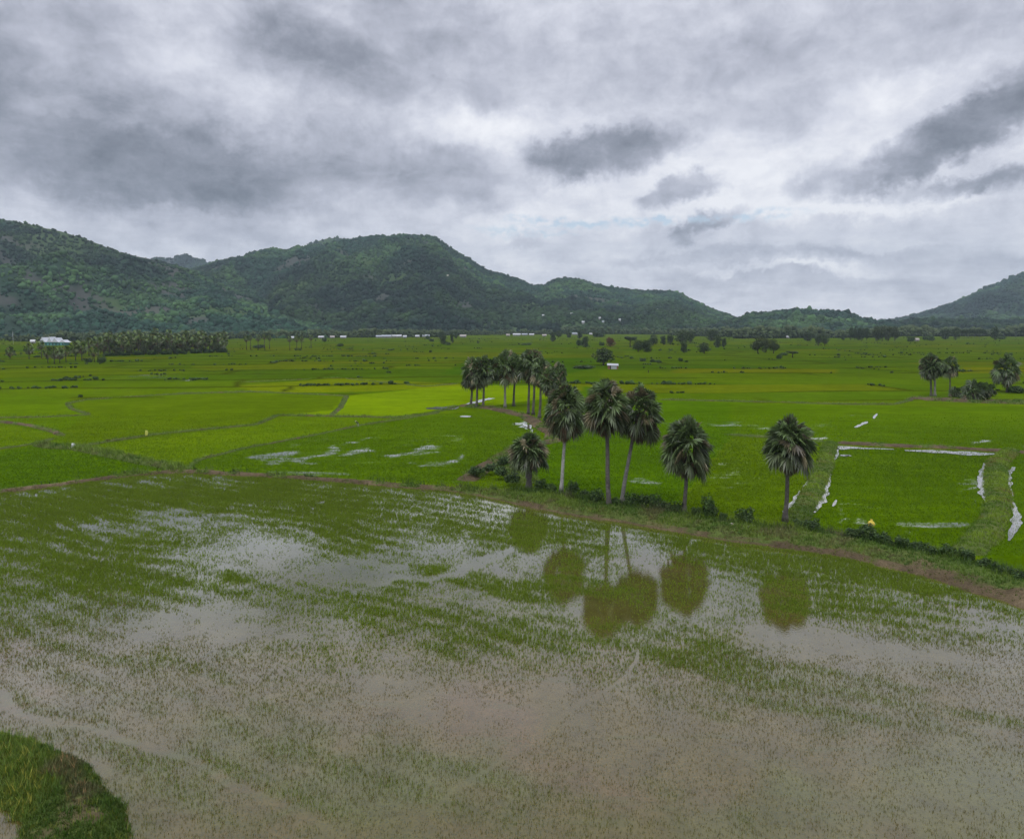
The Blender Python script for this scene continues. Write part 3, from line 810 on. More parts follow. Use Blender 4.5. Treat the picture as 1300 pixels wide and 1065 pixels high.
def make_palm(label, base, top, R, drop, r0, r1, seed, nl=52, nseg=18, nd=26, bend=0.0, white=0.0, group=None, tmesh=None, hang=1.0, boots=False, name="palm_tree"):
    bx, by, bz = base
    o = thing(name, label, "palm", (bx, by, bz), 0, None, group)
    rel = Vector(top) - Vector(base)
    mb = MB(); n = 26; pts = []; rad = []
    for i in range(n + 1):
        t = i / n
        s = t + 0.0
        x = rel.x * (t + bend * math.sin(math.pi * t)); y = rel.y * t; z = rel.z * t - (.35 if i == 0 else 0)
        wob = .05 * math.sin(t * 9 + seed)
        pts.append((x + wob, y, z)); flare = 1 + .7 * math.exp(-t * rel.z / .45)
        rr = (r0 * (1 - t) + r1 * t) * flare * (1 + .05 * (i % 2))
        if boots and t > .25: rr *= 1.35 + .2 * (i % 2)
        rad.append(rr)
    mb.tube(pts, rad, 10, (1, 1, 1))
    me = mb.mesh("trunk", True)
    co = np.empty(len(me.vertices) * 3, dtype=np.float32); me.vertices.foreach_get("co", co); co = co.reshape(-1, 3)
    h = co[:, 2] / rel.z
    rg = np.random.default_rng(seed); rn = rg.uniform(.75, 1.2, n + 1)[np.clip((h * n).astype(int), 0, n)]
    c0 = np.array([.115, .105, .095]); cw = np.array([.40, .39, .37])
    ww = (white * (1 - sstep(.45, .62, h)) * sstep(-.2, .03, h))[:, None]
    Tt = (c0 * (1 - ww) + cw * ww) * rn[:, None]
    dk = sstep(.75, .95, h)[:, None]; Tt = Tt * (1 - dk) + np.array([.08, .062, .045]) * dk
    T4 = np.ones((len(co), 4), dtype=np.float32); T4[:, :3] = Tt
    me.attributes["tint"].data.foreach_set("color", T4.ravel())
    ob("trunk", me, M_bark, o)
    A, B = tmesh if tmesh else crown_meshes(seed, R, drop, nl, nseg, nd, hang)
    ob("crown", A, M_palm, o, loc=tuple(rel)); ob("dead_fronds", B, M_dead, o, loc=tuple(rel))
    return o


def at_height(px, py, y, zb=0.0):
    """world point seen at a pixel, at depth y in world"""
    x_ = (px - CX) / F; v = -(py - CY) / F
    dy = cp + v * sp; dz = -sp + v * cp; t = y / dy
    return (x_ * t, y, H + dz * t)


# label, base px, top-of-trunk px (leaf hub), crown half width px, drop px, radii, bend, white
NEARP = [
    ("short stocky palmyra palm, leftmost of the palms along the bank", (671, 617), (672, 573), 25.5, 6, .34, .26, 0, 0, 101, dict(hang=.6, nd=16, boots=True)),
    ("palmyra palm with a white lower trunk, second along the bank", (712, 621), (718, 513), 28, 27, .24, .16, .28, .95, 102, {}),
    ("tallest straight palmyra palm, left of the overlapping pair", (773, 641), (769, 511), 29.5, 22, .30, .19, .0, 0, 103, {}),
    ("leaning palmyra palm whose crown overlaps the straight palm", (790, 637), (813, 517), 28.5, 25, .27, .17, -.12, .35, 104, {}),
    ("palmyra palm with a full grey green crown, right of the overlapping pair", (869, 648), (873, 558), 32, 26, .25, .17, -.04, 0, 105, {}),
    ("lone palmyra palm with a round crown, rightmost on the bank", (997, 657), (1003, 558), 32.5, 20, .26, .18, -.05, 0, 106, {}),
]
for lab, b, tp, hw, dp, r0, r1, bend, white, sd, kw in NEARP:
    g = G(b[0], b[1], .85); base = (g[0], g[1], .75); dep = g[1]
    top = at_height(tp[0], tp[1], dep); R = hw * dep / F * 1.13
    k = dict(nl=88, nseg=18, nd=30); k.update(kw)
    make_palm(lab, base, top, R, dp * dep / F, r0, r1, sd, bend=bend, white=white, group="palmyra palms along the bank", **k)

# rear palms
TM = [crown_meshes(200 + i, 1.0, .62, 52, 12, 16) for i in range(3)]
REAR = [
    ("dark rear palm at the left end of the curved row", (598, 514), (600, 470), 16), ("second rear palm from the left, trunk beside the first", (605, 516), (607, 468), 14),
    ("third rear palm with a swollen trunk foot", (613, 516), (616, 467), 15), ("rear palm standing alone with a thin pale trunk", (641, 516), (642, 462), 17),
    ("tall rear palm behind the middle of the row", (652, 514), (654, 463), 14), ("tall rear palm over the three close trunks", (671, 524), (672, 461), 16),
    ("darkest of the three close rear trunks", (677, 525), (679, 458), 14), ("rear palm right of the three close trunks", (685, 529), (688, 470), 15),
    ("rear palm with a low crown behind the white trunked palm", (698, 540), (697, 482), 14), ("rear palm peeping over the white trunked palm", (706, 536), (709, 472), 12),
    ("right hand palm with a crooked trunk, left of the twin", (1182, 502), (1180, 462), 13.5), ("pale bent palm trunk joined to the crooked one", (1187, 502), (1184, 463), 12),
    ("slim palm right of the crooked pair", (1206, 500), (1206, 463), 10.5), ("stout palm with a ragged crown near the right edge", (1279, 497), (1278, 466), 16),
]
for i, (lab, b, tp, hw) in enumerate(REAR):
    g = G(b[0], b[1], .4); dep = g[1]; R = hw * dep / F * 1.12
    top = at_height(tp[0], tp[1], dep)
    o = make_palm(lab, (g[0], g[1], .35), top, R, 1, .34 if hw > 11 else .22, .2, 300 + i, bend=(-.22 if i in (10, 11) else .05 * (-1) ** i), white=.5 if i in (3, 11) else 0, group="palms of the rear clumps", tmesh=TM[i % 3])
    for ch in o.children:
        if ch.name.startswith(("crown", "dead")): ch.scale = (R, R, R * 1.12); ch.rotation_euler = (0, 0, i * 1.3)
# bushy trunkless palm
TB = crown_meshes(250, 1.0, .25, 44, 12, 26, .9)
for lab, b, hw, hh_ in [("broad bushy palm without a visible trunk, near the right edge", (1236, 508), 19, 19), ("small dark bushy palm between the slim palm and the broad bushy one", (1212, 503), 9, 9), ("low dark bushy palm behind the broad bushy one", (1252, 502), 12, 12)]:
    g = G(b[0], b[1], .3); s = hw * g[1] / F
    o = thing("bushy_palm", lab, "palm bush", (g[0], g[1], .3), 1.0, (s, s, s * 1.0), "bushy palms by the right edge")
    mb = MB(); mb.tube([(0, 0, -.1), (0, 0, .2), (0, 0, .55)], [.22, .18, .12], 8, (.10, .08, .06)); mb.build("trunk", M_bark, o, True)
    ob("crown", TB[0], M_palm, o, loc=(0, 0, .55)); ob("dead_fronds", TB[1], M_dead, o, loc=(0, 0, .6))

# ------------------------------------------------------------------ leafy trees and bushes
def leaf_cloud(seed, lobes, n, size, cols, flat=.9, inner=.55):
    """many leaf clumps through a set of ellipsoid lobes (cx,cy,cz,rx,ry,rz)"""
    r = np.random.default_rng(seed)
    vol = np.array([l[3] * l[4] * l[5] for l in lobes]) ** .7
    i = r.choice(len(lobes), n, p=vol / vol.sum()); L = np.array(lobes)[i]
    d = r.normal(0, 1, (n, 3)); d /= np.linalg.norm(d, axis=1)[:, None]
    rad = inner + (1.08 - inner) * r.uniform(0, 1, n) ** .6
    P = L[:, :3] + d * rad[:, None] * L[:, 3:6]
    nrm = d + r.normal(0, .6, (n, 3)); nrm /= np.linalg.norm(nrm, axis=1)[:, None]
    a = np.cross(nrm, r.normal(0, 1, (n, 3))); a /= np.linalg.norm(a, axis=1)[:, None]; b = np.cross(nrm, a)
    s = size * r.uniform(.55, 1.35, n)[:, None]
    V = np.stack([P - a * s, P + b * s * .55, P + a * s, P - b * s * .55], 1)
    V[:, 1] += nrm * s * .25; V[:, 3] += nrm * s * .25
    lobe_t = r.uniform(.75, 1.25, len(lobes))[i]
    c = np.array(cols)[r.integers(0, len(cols), n)] * (lobe_t * r.uniform(.7, 1.3, n))[:, None]
    return V.reshape(-1, 3), np.arange(4 * n).reshape(-1, 4), np.repeat(c, 4, 0)


DG = [(.038, .066, .020), (.050, .086, .026), (.030, .052, .018), (.068, .105, .034)]
OG = [(.060, .085, .024), (.075, .095, .030), (.045, .065, .020)]
RD = [(.20, .055, .025), (.16, .06, .03), (.10, .07, .03)]
BL = [(.045, .090, .022), (.065, .125, .030), (.030, .062, .016), (.100, .160, .040)]


def tree_template(kind, seed):
    """unit tree: height 1, width 1"""
    r = np.random.default_rng(seed)
    mb = MB(); lob = []
    if kind in ("round", "red", "olive"):
        for k in range(9):
            a = k * 2.4; q = frand(r, .1, .3)
            lob.append((math.cos(a) * q, math.sin(a) * q, frand(r, .14, .78), frand(r, .17, .28), frand(r, .16, .27), frand(r, .14, .22)))
        lob.append((0, 0, .8, .22, .22, .17)); lob.append((0, 0, .5, .3, .3, .25))
    elif kind == "tall":
        for k in range(8):
            a = k * 2.4; q = frand(r, .08, .26); z = .18 + .68 * k / 8
            lob.append((math.cos(a) * q, math.sin(a) * q, z, frand(r, .18, .26), frand(r, .18, .26), frand(r, .12, .16)))
    elif kind == "umbrella":
        for k in range(9):
            a = k * 2.4; q = frand(r, .08, .36)
            lob.append((math.cos(a) * q, math.sin(a) * q, frand(r, .7, .85), frand(r, .13, .2), frand(r, .13, .2), frand(r, .08, .13)))
    elif kind == "thin":
        for k in range(6):
            a = k * 2.4; q = frand(r, .05, .25)
            lob.append((math.cos(a) * q, math.sin(a) * q, frand(r, .66, .9), frand(r, .18, .28), frand(r, .18, .28), frand(r, .08, .13)))
    elif kind == "bush":
        for k in range(8):
            a = k * 2.4; q = frand(r, .08, .34)
            lob.append((math.cos(a) * q, math.sin(a) * q, frand(r, .2, .66), frand(r, .14, .24), frand(r, .14, .24), frand(r, .2, .32)))
        lob.append((0, 0, .3, .4, .4, .3))
    cols = {"red": RD + [(.06, .07, .03)], "olive": OG, "bush": BL}.get(kind, DG + OG[:1])
    n = 1500 if kind != "bush" else 900
    V, Fc, T = leaf_cloud(seed, lob, n, .042 if kind != "bush" else .06, cols)
    crown = mk_mesh("crown", V, Fc, T)
    th = {"bush": .25, "umbrella": .75, "thin": .75}.get(kind, .55); tr = {"bush": .02, "thin": .022}.get(kind, .032)
    mb.tube([(0, 0, -.03), (.01, 0, th * .5), (-.01, .01, th), (0, 0, th + .12)], [tr * 1.3, tr, tr * .7, tr * .35], 7, (.10, .085, .07))
    for k in range(5):
        l = lob[k]; z0 = th * frand(r, .55, .9)
        mb.tube([(0, 0, z0), (l[0] * .5, l[1] * .5, z0 * .45 + l[2] * .55), (l[0], l[1], l[2])], [tr * .6, tr * .4, tr * .15], 5, (.10, .085, .07))
    trunk = mb.mesh("trunk", True)
    return crown, trunk


TT = {k: [tree_template(k, 400 + 11 * i + j * 3) for j in range(nv)] for i, (k, nv) in enumerate([("round", 3), ("tall", 2), ("umbrella", 1), ("thin", 2), ("bush", 4), ("red", 1), ("olive", 2)])}
tcount = 0


def place_tree(kind, px, py, wpx, hpx, label, group, cat="tree", name=None, z=0.0, y=None):
    global tcount
    tcount += 1
    v = TT[kind][tcount % len(TT[kind])]
    g = G(px, py, z); dep = g[1]
    q_ = 1.22 if (dep > 250 and kind != "thin") else 1.05
    w = wpx * dep / F * q_; h = hpx * dep / F * q_
    o = thing(name or {"bush": "bush"}.get(kind, "leafy_tree"), label, cat, g, tcount * 1.7, (w, w, h), group)
    ob("crown", v[0], M_leaf, o)
    if kind != "bush": ob("trunk", v[1], M_bark, o)
    return o


# palms far away share three unit meshes: height 1
def unit_palm(seed):
    A, B = crown_meshes(seed, 1.0, .5, 24, 8, 9, 1.0, (1.05, 1.05, .65))
    mb = MB(); mb.tube([(0, 0, -.04), (.01, 0, .3), (0, .01, .6), (0, 0, 1)], [.030, .021, .019, .018], 7, (.10, .088, .075))
    return A, B, mb.mesh("trunk", True)


UP = [unit_palm(600 + i) for i in range(3)]


def far_palm(px, py, wpx, hpx, label, group, olive=1.0):
    global tcount
    tcount += 1
    A, B, Tk = UP[tcount % 3]
    g = G(px, py); dep = g[1]; h = hpx * dep / F; R = wpx / 2 * dep / F * 1.1
    hub = max(h - R * .75, h * .3)
    o = thing("palm_tree", label, "palm", g, tcount * 2.1, None, group)
    t = ob("trunk", Tk, M_bark, o); t.scale = (h, h, hub)
    a = ob("crown", A, M_palm, o, loc=(0, 0, hub)); a.scale = (R,) * 3
    b = ob("dead_fronds", B, M_dead, o, loc=(0, 0, hub)); b.scale = (R,) * 3
    return o


# bushes on the bank
GBK = "bushes growing on the palm bank"
BK = [
    (604, 602, 20, 9, "pale green bush at the left end of the bushy bank"), (622, 598, 18, 9, "low bush on the hump left of the short palm"), (636, 604, 18, 12, "olive bush left of the short palm"),
    (650, 612, 20, 11, "round bush at the left foot of the short palm"), (640, 590, 18, 9, "grey green bush behind the hump"),
    (686, 621, 16, 11, "dark bush at the right foot of the short palm"), (700, 623, 15, 9, "low dark bush left of the white trunk"), (727, 626, 16, 13, "dark bush right of the white trunk"),
    (742, 631, 14, 8, "low bush halfway between the white and the straight trunk"), (757, 637, 18, 14, "dark bush at the left foot of the straight palm"), (783, 641, 12, 10, "dark bush between the straight and the leaning trunk"),
    (802, 642, 18, 14, "dark bush at the foot of the leaning palm"), (818, 643, 18, 13, "first bush of the hedge right of the leaning palm"), (832, 645, 18, 15, "tallest bush of the hedge right of the leaning palm"),
    (846, 648, 17, 12, "hedge bush left of the full crowned palm"), (858, 650, 15, 12, "bush at the left foot of the full crowned palm"), (884, 654, 14, 9, "low bush right of the full crowned palm"),
    (901, 657, 20, 24, "tall loose bush right of the full crowned palm"), (918, 658, 12, 8, "small bush beside the tall loose bush"), (946, 665, 24, 17, "dome shaped dark bush left of the lone palm"),
    (1032, 675, 22, 14, "rounded dark bush right of the lone palm"), (1014, 668, 14, 8, "small bush at the right foot of the lone palm"),
    (1083, 683, 22, 14, "dark bush below the yellow bag"), (1102, 685, 26, 16, "bulky dark bush right of the yellow bag"), (1122, 690, 20, 12, "bush at the right end of the bulky bush"),
    (1146, 695, 20, 13, "first bush of the right hand hedge"), (1163, 700, 20, 14, "second bush of the right hand hedge"), (1181, 705, 20, 12, "third bush of the right hand hedge"),
    (1203, 706, 20, 13, "brownish bush behind the right hand hedge"), (1226, 711, 20, 14, "dark bush below the ridged bund"), (1250, 722, 20, 15, "bush halfway down the right end of the bank"),
    (1272, 730, 20, 12, "bush next to the right end of the bank"), (1293, 738, 20, 13, "bush cut by the right edge of the photo"),
]
for px, py, w, h, lab in BK:
    place_tree("bush", px, py, w * 1.15, h * 1.3, lab, GBK, "bush", z=.7)
# fallen pale fronds by the dome bush
for lab, b in (("pale dry frond lying left below the dome bush", (938, 666)), ("pale dry frond lying right below the dome bush", (958, 668))):
    g = G(b[0], b[1], 1.0); r = np.random.default_rng(int(b[0])); v, f, t = [], [], []
    fan_leaf(v, f, t, (0, 0, .25), 3.6, -.1, .7, .8, 14, (.42, .38, .33), r, .25)
    o = ob("fallen_frond", mk_mesh("fallen_frond", np.array([tuple(q) for q in v]), np.array(f), np.array(t)), M_dead, loc=(g[0], g[1], .95)); o["label"] = lab; o["category"] = "palm frond"; o["group"] = "dry fronds on the bank"

# trees standing about the plain: kind, x, foot y, width, height, label
GP = "trees scattered over the plain"
PLAIN = [
    ("round", 766, 464, 25, 19, "round dark tree beside the small hut"), ("red", 775, 440, 12, 10, "reddish brown tree far out on the plain"), ("bush", 764, 439, 6, 5, "small bush left of the reddish tree"),
    ("round", 810, 447, 15, 13, "left of two touching dark domed trees"), ("round", 821, 447, 15, 13, "right of two touching dark domed trees"), ("umbrella", 800, 441, 16, 12, "flat topped tree above the two domed trees"),
    ("round", 829, 439, 13, 12, "dark tree behind the two domed trees"), ("tall", 842, 438, 8, 11, "slim dark tree between two broader ones"), ("round", 851, 438, 10, 11, "roundish tree left of the big forked clump"),
    ("round", 866, 438, 17, 16, "big dark tree of the forked clump"), ("tall", 868, 448, 11, 13, "narrow tree in front of the forked clump"), ("round", 876, 436, 12, 13, "right hand tree of the forked clump"),
    ("round", 894, 449, 15, 12, "low domed tree right of the forked clump"), ("round", 904, 433, 15, 13, "broad tree behind the pale trunked pair"), ("tall", 911, 441, 10, 14, "left tree of the pale trunked pair"),
    ("tall", 919, 441, 8, 11, "right tree of the pale trunked pair"), ("olive", 962, 449, 17, 19, "tall olive tree left in the farmstead clump"), ("olive", 972, 448, 10, 16, "middle tree of the farmstead clump"),
    ("olive", 982, 449, 14, 16, "squarish tree with brown foliage below, in the farmstead clump"), ("bush", 989, 456, 7, 6, "dark bush right below the farmstead clump"), ("umbrella", 1006, 454, 15, 7, "low flat topped tree right of the farmstead clump"),
    ("bush", 996, 451, 9, 4, "low hedge bush between farmstead clump and flat topped tree"), ("round", 1025, 433, 15, 11, "dark tree at the wood edge right of the farmstead"), ("round", 1039, 439, 9, 12, "left half of the lone twin tree"),
    ("round", 1047, 439, 9, 12, "right half of the lone twin tree"), ("tall", 1070, 432, 5, 8, "thin tree left of the pale trunked row"), ("bush", 1156, 434, 8, 7, "round bush alone before the wood"),
    ("bush", 1174, 432, 6, 5, "small bush left of the darker round one"), ("bush", 1182, 433, 9, 7, "dark round bush at the left foot of the wood"), ("tall", 1263, 432, 9, 16, "slender tree right of the planted row"), ("bush", 1272, 431, 8, 4, "low bush right of the slender tree"),
    ("round", 1200, 431, 12, 12, "wood edge tree left of the planted row"), ("round", 1213, 432, 10, 14, "tree at the left end of the planted row"),
    ("bush", 736, 439, 10, 9, "left round bush of the touching pair"), ("round", 743, 441, 10, 12, "right round tree of the touching pair"), ("tall", 702, 434, 8, 12, "forked dark tree standing alone in the distance"),
    ("round", 709, 429, 9, 8, "small distant tree right of the forked one"), ("round", 722, 429, 8, 7, "small distant tree beside the village roofs"), ("tall", 736, 430, 8, 11, "distant tree left of the two trunked one"), ("thin", 755, 433, 7, 11, "left trunk tree of the distant pair"), ("thin", 758, 433, 6, 11, "right trunk tree of the distant pair"),
    ("bush", 816, 459, 9, 5, "rounded bush on the bund right of the hut"), ("bush", 829, 460, 8, 4, "low bush on the bund further right of the hut"), ("bush", 837, 461, 7, 3, "flattest bush on the bund right of the hut"), ("bush", 864, 459, 6, 5, "small round bush alone in the green paddies"), ("bush", 871, 460, 5, 3, "tiny bush beside the small round one"),
    ("bush", 760, 428, 14, 6, "low thicket right of the village roofs"), ("bush", 543, 431, 5, 5, "small dark bush before the middle village"), ("bush", 548, 434, 6, 4, "second dark bush before the middle village"),
    ("round", 563, 437, 9, 10, "dark tree in the far middle clump"), ("bush", 569, 438, 6, 4, "bush at the foot of the far middle clump"), ("tall", 574, 436, 5, 13, "thin tall tree right of the far middle clump"), ("tall", 579, 430, 5, 9, "slim tree at the end of the far middle clump"), ("round", 560, 431, 8, 9, "tree behind the far middle clump"), ("bush", 607, 436, 3, 3, "tiny lone bush above the rear palms"),
    ("bush", 412, 434, 6, 5, "low dark bush before the left village"), ("bush", 432, 440, 8, 4, "slanting dark bush in the open paddies"), ("bush", 328, 442, 16, 5, "thicket among the far left trunks"), ("bush", 376, 445, 4, 3, "left of two small bushes under thin palms"), ("bush", 381, 445, 4, 3, "right of two small bushes under thin palms"),
    ("bush", 235, 450, 4, 3, "tiny dark bush before the palm grove"), ("bush", 290, 450, 4, 2.4, "dark low bush right of the palm grove"), ("bush", 112, 460, 10, 6, "low bush beneath the left palms"), ("bush", 129, 461, 11, 8, "dark rounded bush right of the left palms"), ("bush", 47, 454, 7, 3, "low bush between two thin left palms"),
    ("bush", 1290, 499, 24, 12, "dark bush at the right edge beside the stout palm"), ("bush", 1225, 506, 16, 7, "small bush in front of the bushy palms"),
    ("bush", 740, 468, 26, 4, "spreading scrub patch left of the hut"), ("bush", 668, 438, 14, 2.4, "low scrub strip on a far bund"),
]
for kd, px, py, w, h, lab in PLAIN:
    place_tree(kd, px, py, w, h, lab, GP, "bush" if kd == "bush" else "tree")
# planted row of thin trees and a pale-trunked row
for i in range(11):
    place_tree("thin", 1218 + i * 3.1, 431.5, 5.2, 13, "thin straight tree in the planted row before the right hand wood", "planted row of thin trees")
for i in range(5):
    place_tree("round", 1080 + i * 5, 432, 7, 14 - (i % 2), "tree with pale trunk in the short row before the low hill", "short row of pale trunked trees")
for i in range(8):
    place_tree("olive", 1112 + (i % 4) * 8, 433 - (i // 4) * 1.6, 10, 14 + (i % 3), "bushy tree of the dense round grove right of centre", "dense round grove")
# left palm grove
r = np.random.default_rng(5)
for i in range(100):
    px = 130 + (i % 40) * 4.0 + frand(r, -2.5, 2.5); back = i // 40
    py = np.interp(px, [130, 200, 290], [452, 450, 447]) - back * 2.2 - frand(r, 0, 1.2)
    far_palm(px, py, frand(r, 10, 14), [19, 23, 27][(i * 7 + i // 5) % 3] + frand(r, -4, 2.0) - 5 * (px > 265) * frand(r, 0, 1), "palm of the dense grove before the left mountain", "dense palm grove")
for i in range(26):
    px = 136 + i * 6 + frand(r, -2, 2)
    place_tree(("bush", "bush", "olive")[i % 3], px, np.interp(px, [130, 200, 290], [452.5, 450.5, 447.5]), 9, (6, 5, 11)[i % 3], "undergrowth bush at the foot of the dense palm grove", "undergrowth of the palm grove", "bush")
LP = [(13, 456, 11, 16, "leftmost thin palm on the plain"), (37, 456, 12, 20, "round headed thin palm, second from the left edge"), (53, 455, 9, 22, "tall thin palm left of the temple roof"),
      (61, 461, 12, 21, "left palm of the dark cluster before the temple"), (69, 462, 13, 22, "middle palm of the dark cluster before the temple"), (76, 461, 12, 19, "low palm of the dark cluster before the temple"), (84, 460, 11, 21, "right palm of the dark cluster before the temple"),
      (96, 458, 14, 25, "left of the two broad palms right of the temple"), (104, 458, 15, 26, "right of the two broad palms right of the temple"), (120, 460, 11, 20, "slim palm over the low bushes"), (113, 452, 12, 24, "palm behind the slim one"), (125, 452, 12, 25, "palm at the left end of the grove")]
for px, py, w, h, lab in LP: far_palm(px, py, w * 1.15, h, lab, "palms on the left plain")
for k, (px, py, w, h) in enumerate([(313, 444, 8, 18), (318, 444, 7, 19), (328, 443, 8, 18), (336, 443, 7, 19), (342, 443, 7, 18)]):
    far_palm(px, py, w, h, "thin trunked palm in the group of five right of the grove", "five thin palms")
for k, (px, py, w, h) in enumerate([(368, 445, 7, 18), (377, 444, 8, 18), (383, 443, 7, 17), (395, 442, 7, 17)]):
    far_palm(px, py, w, h, ["leftmost", "second", "third", "rightmost"][k] + " of four scattered thin palms before the left village", "four thin palms")

# ------------------------------------------------------------------ hills
def dirv(px, py):
    x = (px - CX) / F; v = -(py - CY) / F
    return x, cp + v * sp, -sp + v * cp


HILLS = []


def hill(name, prof, Dr, Db, label, seed, nu=300, nt=70, rough=.24, power=1.05, tint=None, xpad=0):
    pr = np.array(prof, float)
    pxs = np.linspace(pr[0, 0], pr[-1, 0], nu)
    # ridge line heights
    tanaz = (pxs - CX) / F / cp
    py = np.interp(pxs, pr[:, 0], pr[:, 1]) + (fbm(pxs, pxs * 0, 14, seed, 3) - .5) * 2.2
    el = np.array([dirv(a, b)[2] / math.hypot(dirv(a, b)[1], 0) for a, b in zip(pxs, py)])  # z over y
    tt = np.r_[np.linspace(0, 1, nt), 1 + np.linspace(.02, .8, 16)]
    TA, TTt = np.meshgrid(tanaz, tt, indexing='ij')
    Dv = Db + (Dr - Db) * TTt + 120 * (fbm(TA * 900, TA * 0, 60, seed + 4, 3) - .5) * (1 - np.clip(TTt, 0, 1))
    Y = Dv; X = TA * Dv
    Hr = H + el[:, None] * Dr
    Hr = np.maximum(Hr, 0)
    s = np.where(TTt <= 1, TTt ** power, np.clip(1 - (TTt - 1) * 1.3, -.1, 1))
    rid = 1 - np.abs(2 * fbm(X, Y * .45, 420, seed + 11, 4) - 1) * 2
    rid2 = 1 - np.abs(2 * fbm(X, Y * .6, 150, seed + 13, 3) - 1) * 2
    am = np.clip(4 * TTt * (1 - TTt), 0, 1) ** .8
    Z = Hr * s + Hr * am * rough * 1.35 * (rid * .8 + rid2 * .35 - .5) - 3 * (1 - sstep(0, .06, TTt))
    Z = np.where(TTt <= 1, np.maximum(Z, -2), Z)
    # open, rocky and grassy places
    n1 = fbm(X, Y, 130, seed + 21, 4); n2 = fbm(X, Y, 60, seed + 23, 3)
    rock = sstep(.63, .70, n1) * sstep(.05, .2, TTt)
    gras = sstep(.60, .70, fbm(X, Y, 170, seed + 31, 4))
    base = np.array([.018, .044, .022]); T = np.broadcast_to(base, X.shape + (3,)) * (.7 + .6 * n2[..., None])
    T = T * (1 - gras[..., None] * .8) + np.array([.055, .095, .026]) * gras[..., None] * .8
    T = T * (1 - rock[..., None] * .7) + np.array([.075, .070, .066]) * rock[..., None] * .7
    nr, nc = X.shape; idx = np.arange(nr * nc).reshape(nr, nc)
    Fq = np.stack([idx[:-1, :-1], idx[:-1, 1:], idx[1:, 1:], idx[1:, :-1]], -1).reshape(-1, 4)[:, ::-1]
    ob(name, mk_mesh(name, np.stack([X, Y, Z], -1).reshape(-1, 3), Fq, T.reshape(-1, 3), True), M_forest, kind="structure", label=label)
    h = dict(X=X, Y=Y, Z=Z, TA=tanaz, T=tt, nt=nt, rock=rock, gras=gras, seed=seed, pxs=pxs)
    HILLS.append(h); return h


ICO = None


def ico():
    t = (1 + 5 ** .5) / 2
    v = np.array([(-1, t, 0), (1, t, 0), (-1, -t, 0), (1, -t, 0), (0, -1, t), (0, 1, t), (0, -1, -t), (0, 1, -t), (t, 0, -1), (t, 0, 1), (-t, 0, -1), (-t, 0, 1)], float)
    v /= np.linalg.norm(v[0])
    f = np.array([(0, 11, 5), (0, 5, 1), (0, 1, 7), (0, 7, 10), (0, 10, 11), (1, 5, 9), (5, 11, 4), (11, 10, 2), (10, 7, 6), (7, 1, 8), (3, 9, 4), (3, 4, 2), (3, 2, 6), (3, 6, 8), (3, 8, 9), (4, 9, 5), (2, 4, 11), (6, 2, 10), (8, 6, 7), (9, 8, 1)])
    return v, f


def blobs(P, R, hz, tint, seed):
    """ragged crowns: jittered low spheres"""
    r = np.random.default_rng(seed); v, f = ico(); n = len(P)
    j = r.uniform(.55, 1.3, (n, 12, 1))
    V = P[:, None, :] + v[None] * j * np.stack([R, R, R * hz], -1)[:, None, :]
    Fc = (f[None] + (np.arange(n) * 12)[:, None, None]).reshape(-1, 3)
    T = np.repeat(tint, 12, 0).reshape(n, 12, 3) * r.uniform(.8, 1.2, (n, 12, 1))
    return V.reshape(-1, 3), Fc, T.reshape(-1, 3)


def forest_on(h, n, R0, R1, label, bright=1.0, seed=0, tmax=1.03):
    r = np.random.default_rng(seed + 900); X, Y, Z = h["X"], h["Y"], h["Z"]
    nt = np.searchsorted(h["T"], tmax)
    A = np.abs((X[1:, :nt] - X[:-1, :nt])) * np.abs(Y[:-1, 1:nt + 1] - Y[:-1, :nt]); A = A + 1e-9
    i = r.choice(A.size, n, p=(A / A.sum()).ravel()); a, b = np.unravel_index(i, A.shape)
    u = r.uniform(0, 1, n); v = r.uniform(0, 1, n)
    def L(Q): return (Q[a, b] * (1 - u) + Q[a + 1, b] * u) * (1 - v) + (Q[a, b + 1] * (1 - u) + Q[a + 1, b + 1] * u) * v
    x, y, z, rk, gr = L(X), L(Y), L(Z), L(h["rock"]), L(h["gras"])
    ok = r.uniform(0, 1, n) > np.maximum(rk * .85, gr * .6)
    x, y, z = x[ok], y[ok], z[ok]; n = len(x)
    k = fbm(x, y, 90, seed + 3, 4)[:, None]; k2 = fbm(x, y, 260, seed + 6, 3)[:, None]
    c1 = np.array([.012, .034, .022]); c2 = np.array([.050, .100, .028]); c3 = np.array([.024, .056, .030])
    q = sstep(.42, .64, k * .6 + k2 * .4)
    T = (c1 * (1 - q) + c2 * q); T = T * .75 + c3 * .25
    T = T * r.uniform(.5, 1.5, (n, 1)) * bright * (.6 + .8 * sstep(.3, .7, fbm(x, y * .6, 420, seed + 17, 3))[:, None])  # broad dark and light mottling painted into crown colour in place of relief shading
    R = (R0 + (R1 - R0) * r.uniform(0, 1, n) ** 2 * 1.6) * (1 + .5 * (r.uniform(0, 1, n) > .93)) * (.75 + .5 * fbm(x, y, 200, seed + 9, 2))
    V, Fc, Tt = blobs(np.stack([x, y, z + R * .45], 1), R, 1.05, T, seed)
    ob("hillside_forest", mk_mesh("hillside_forest", V, Fc, Tt), M_forest, kind="stuff", label=label)


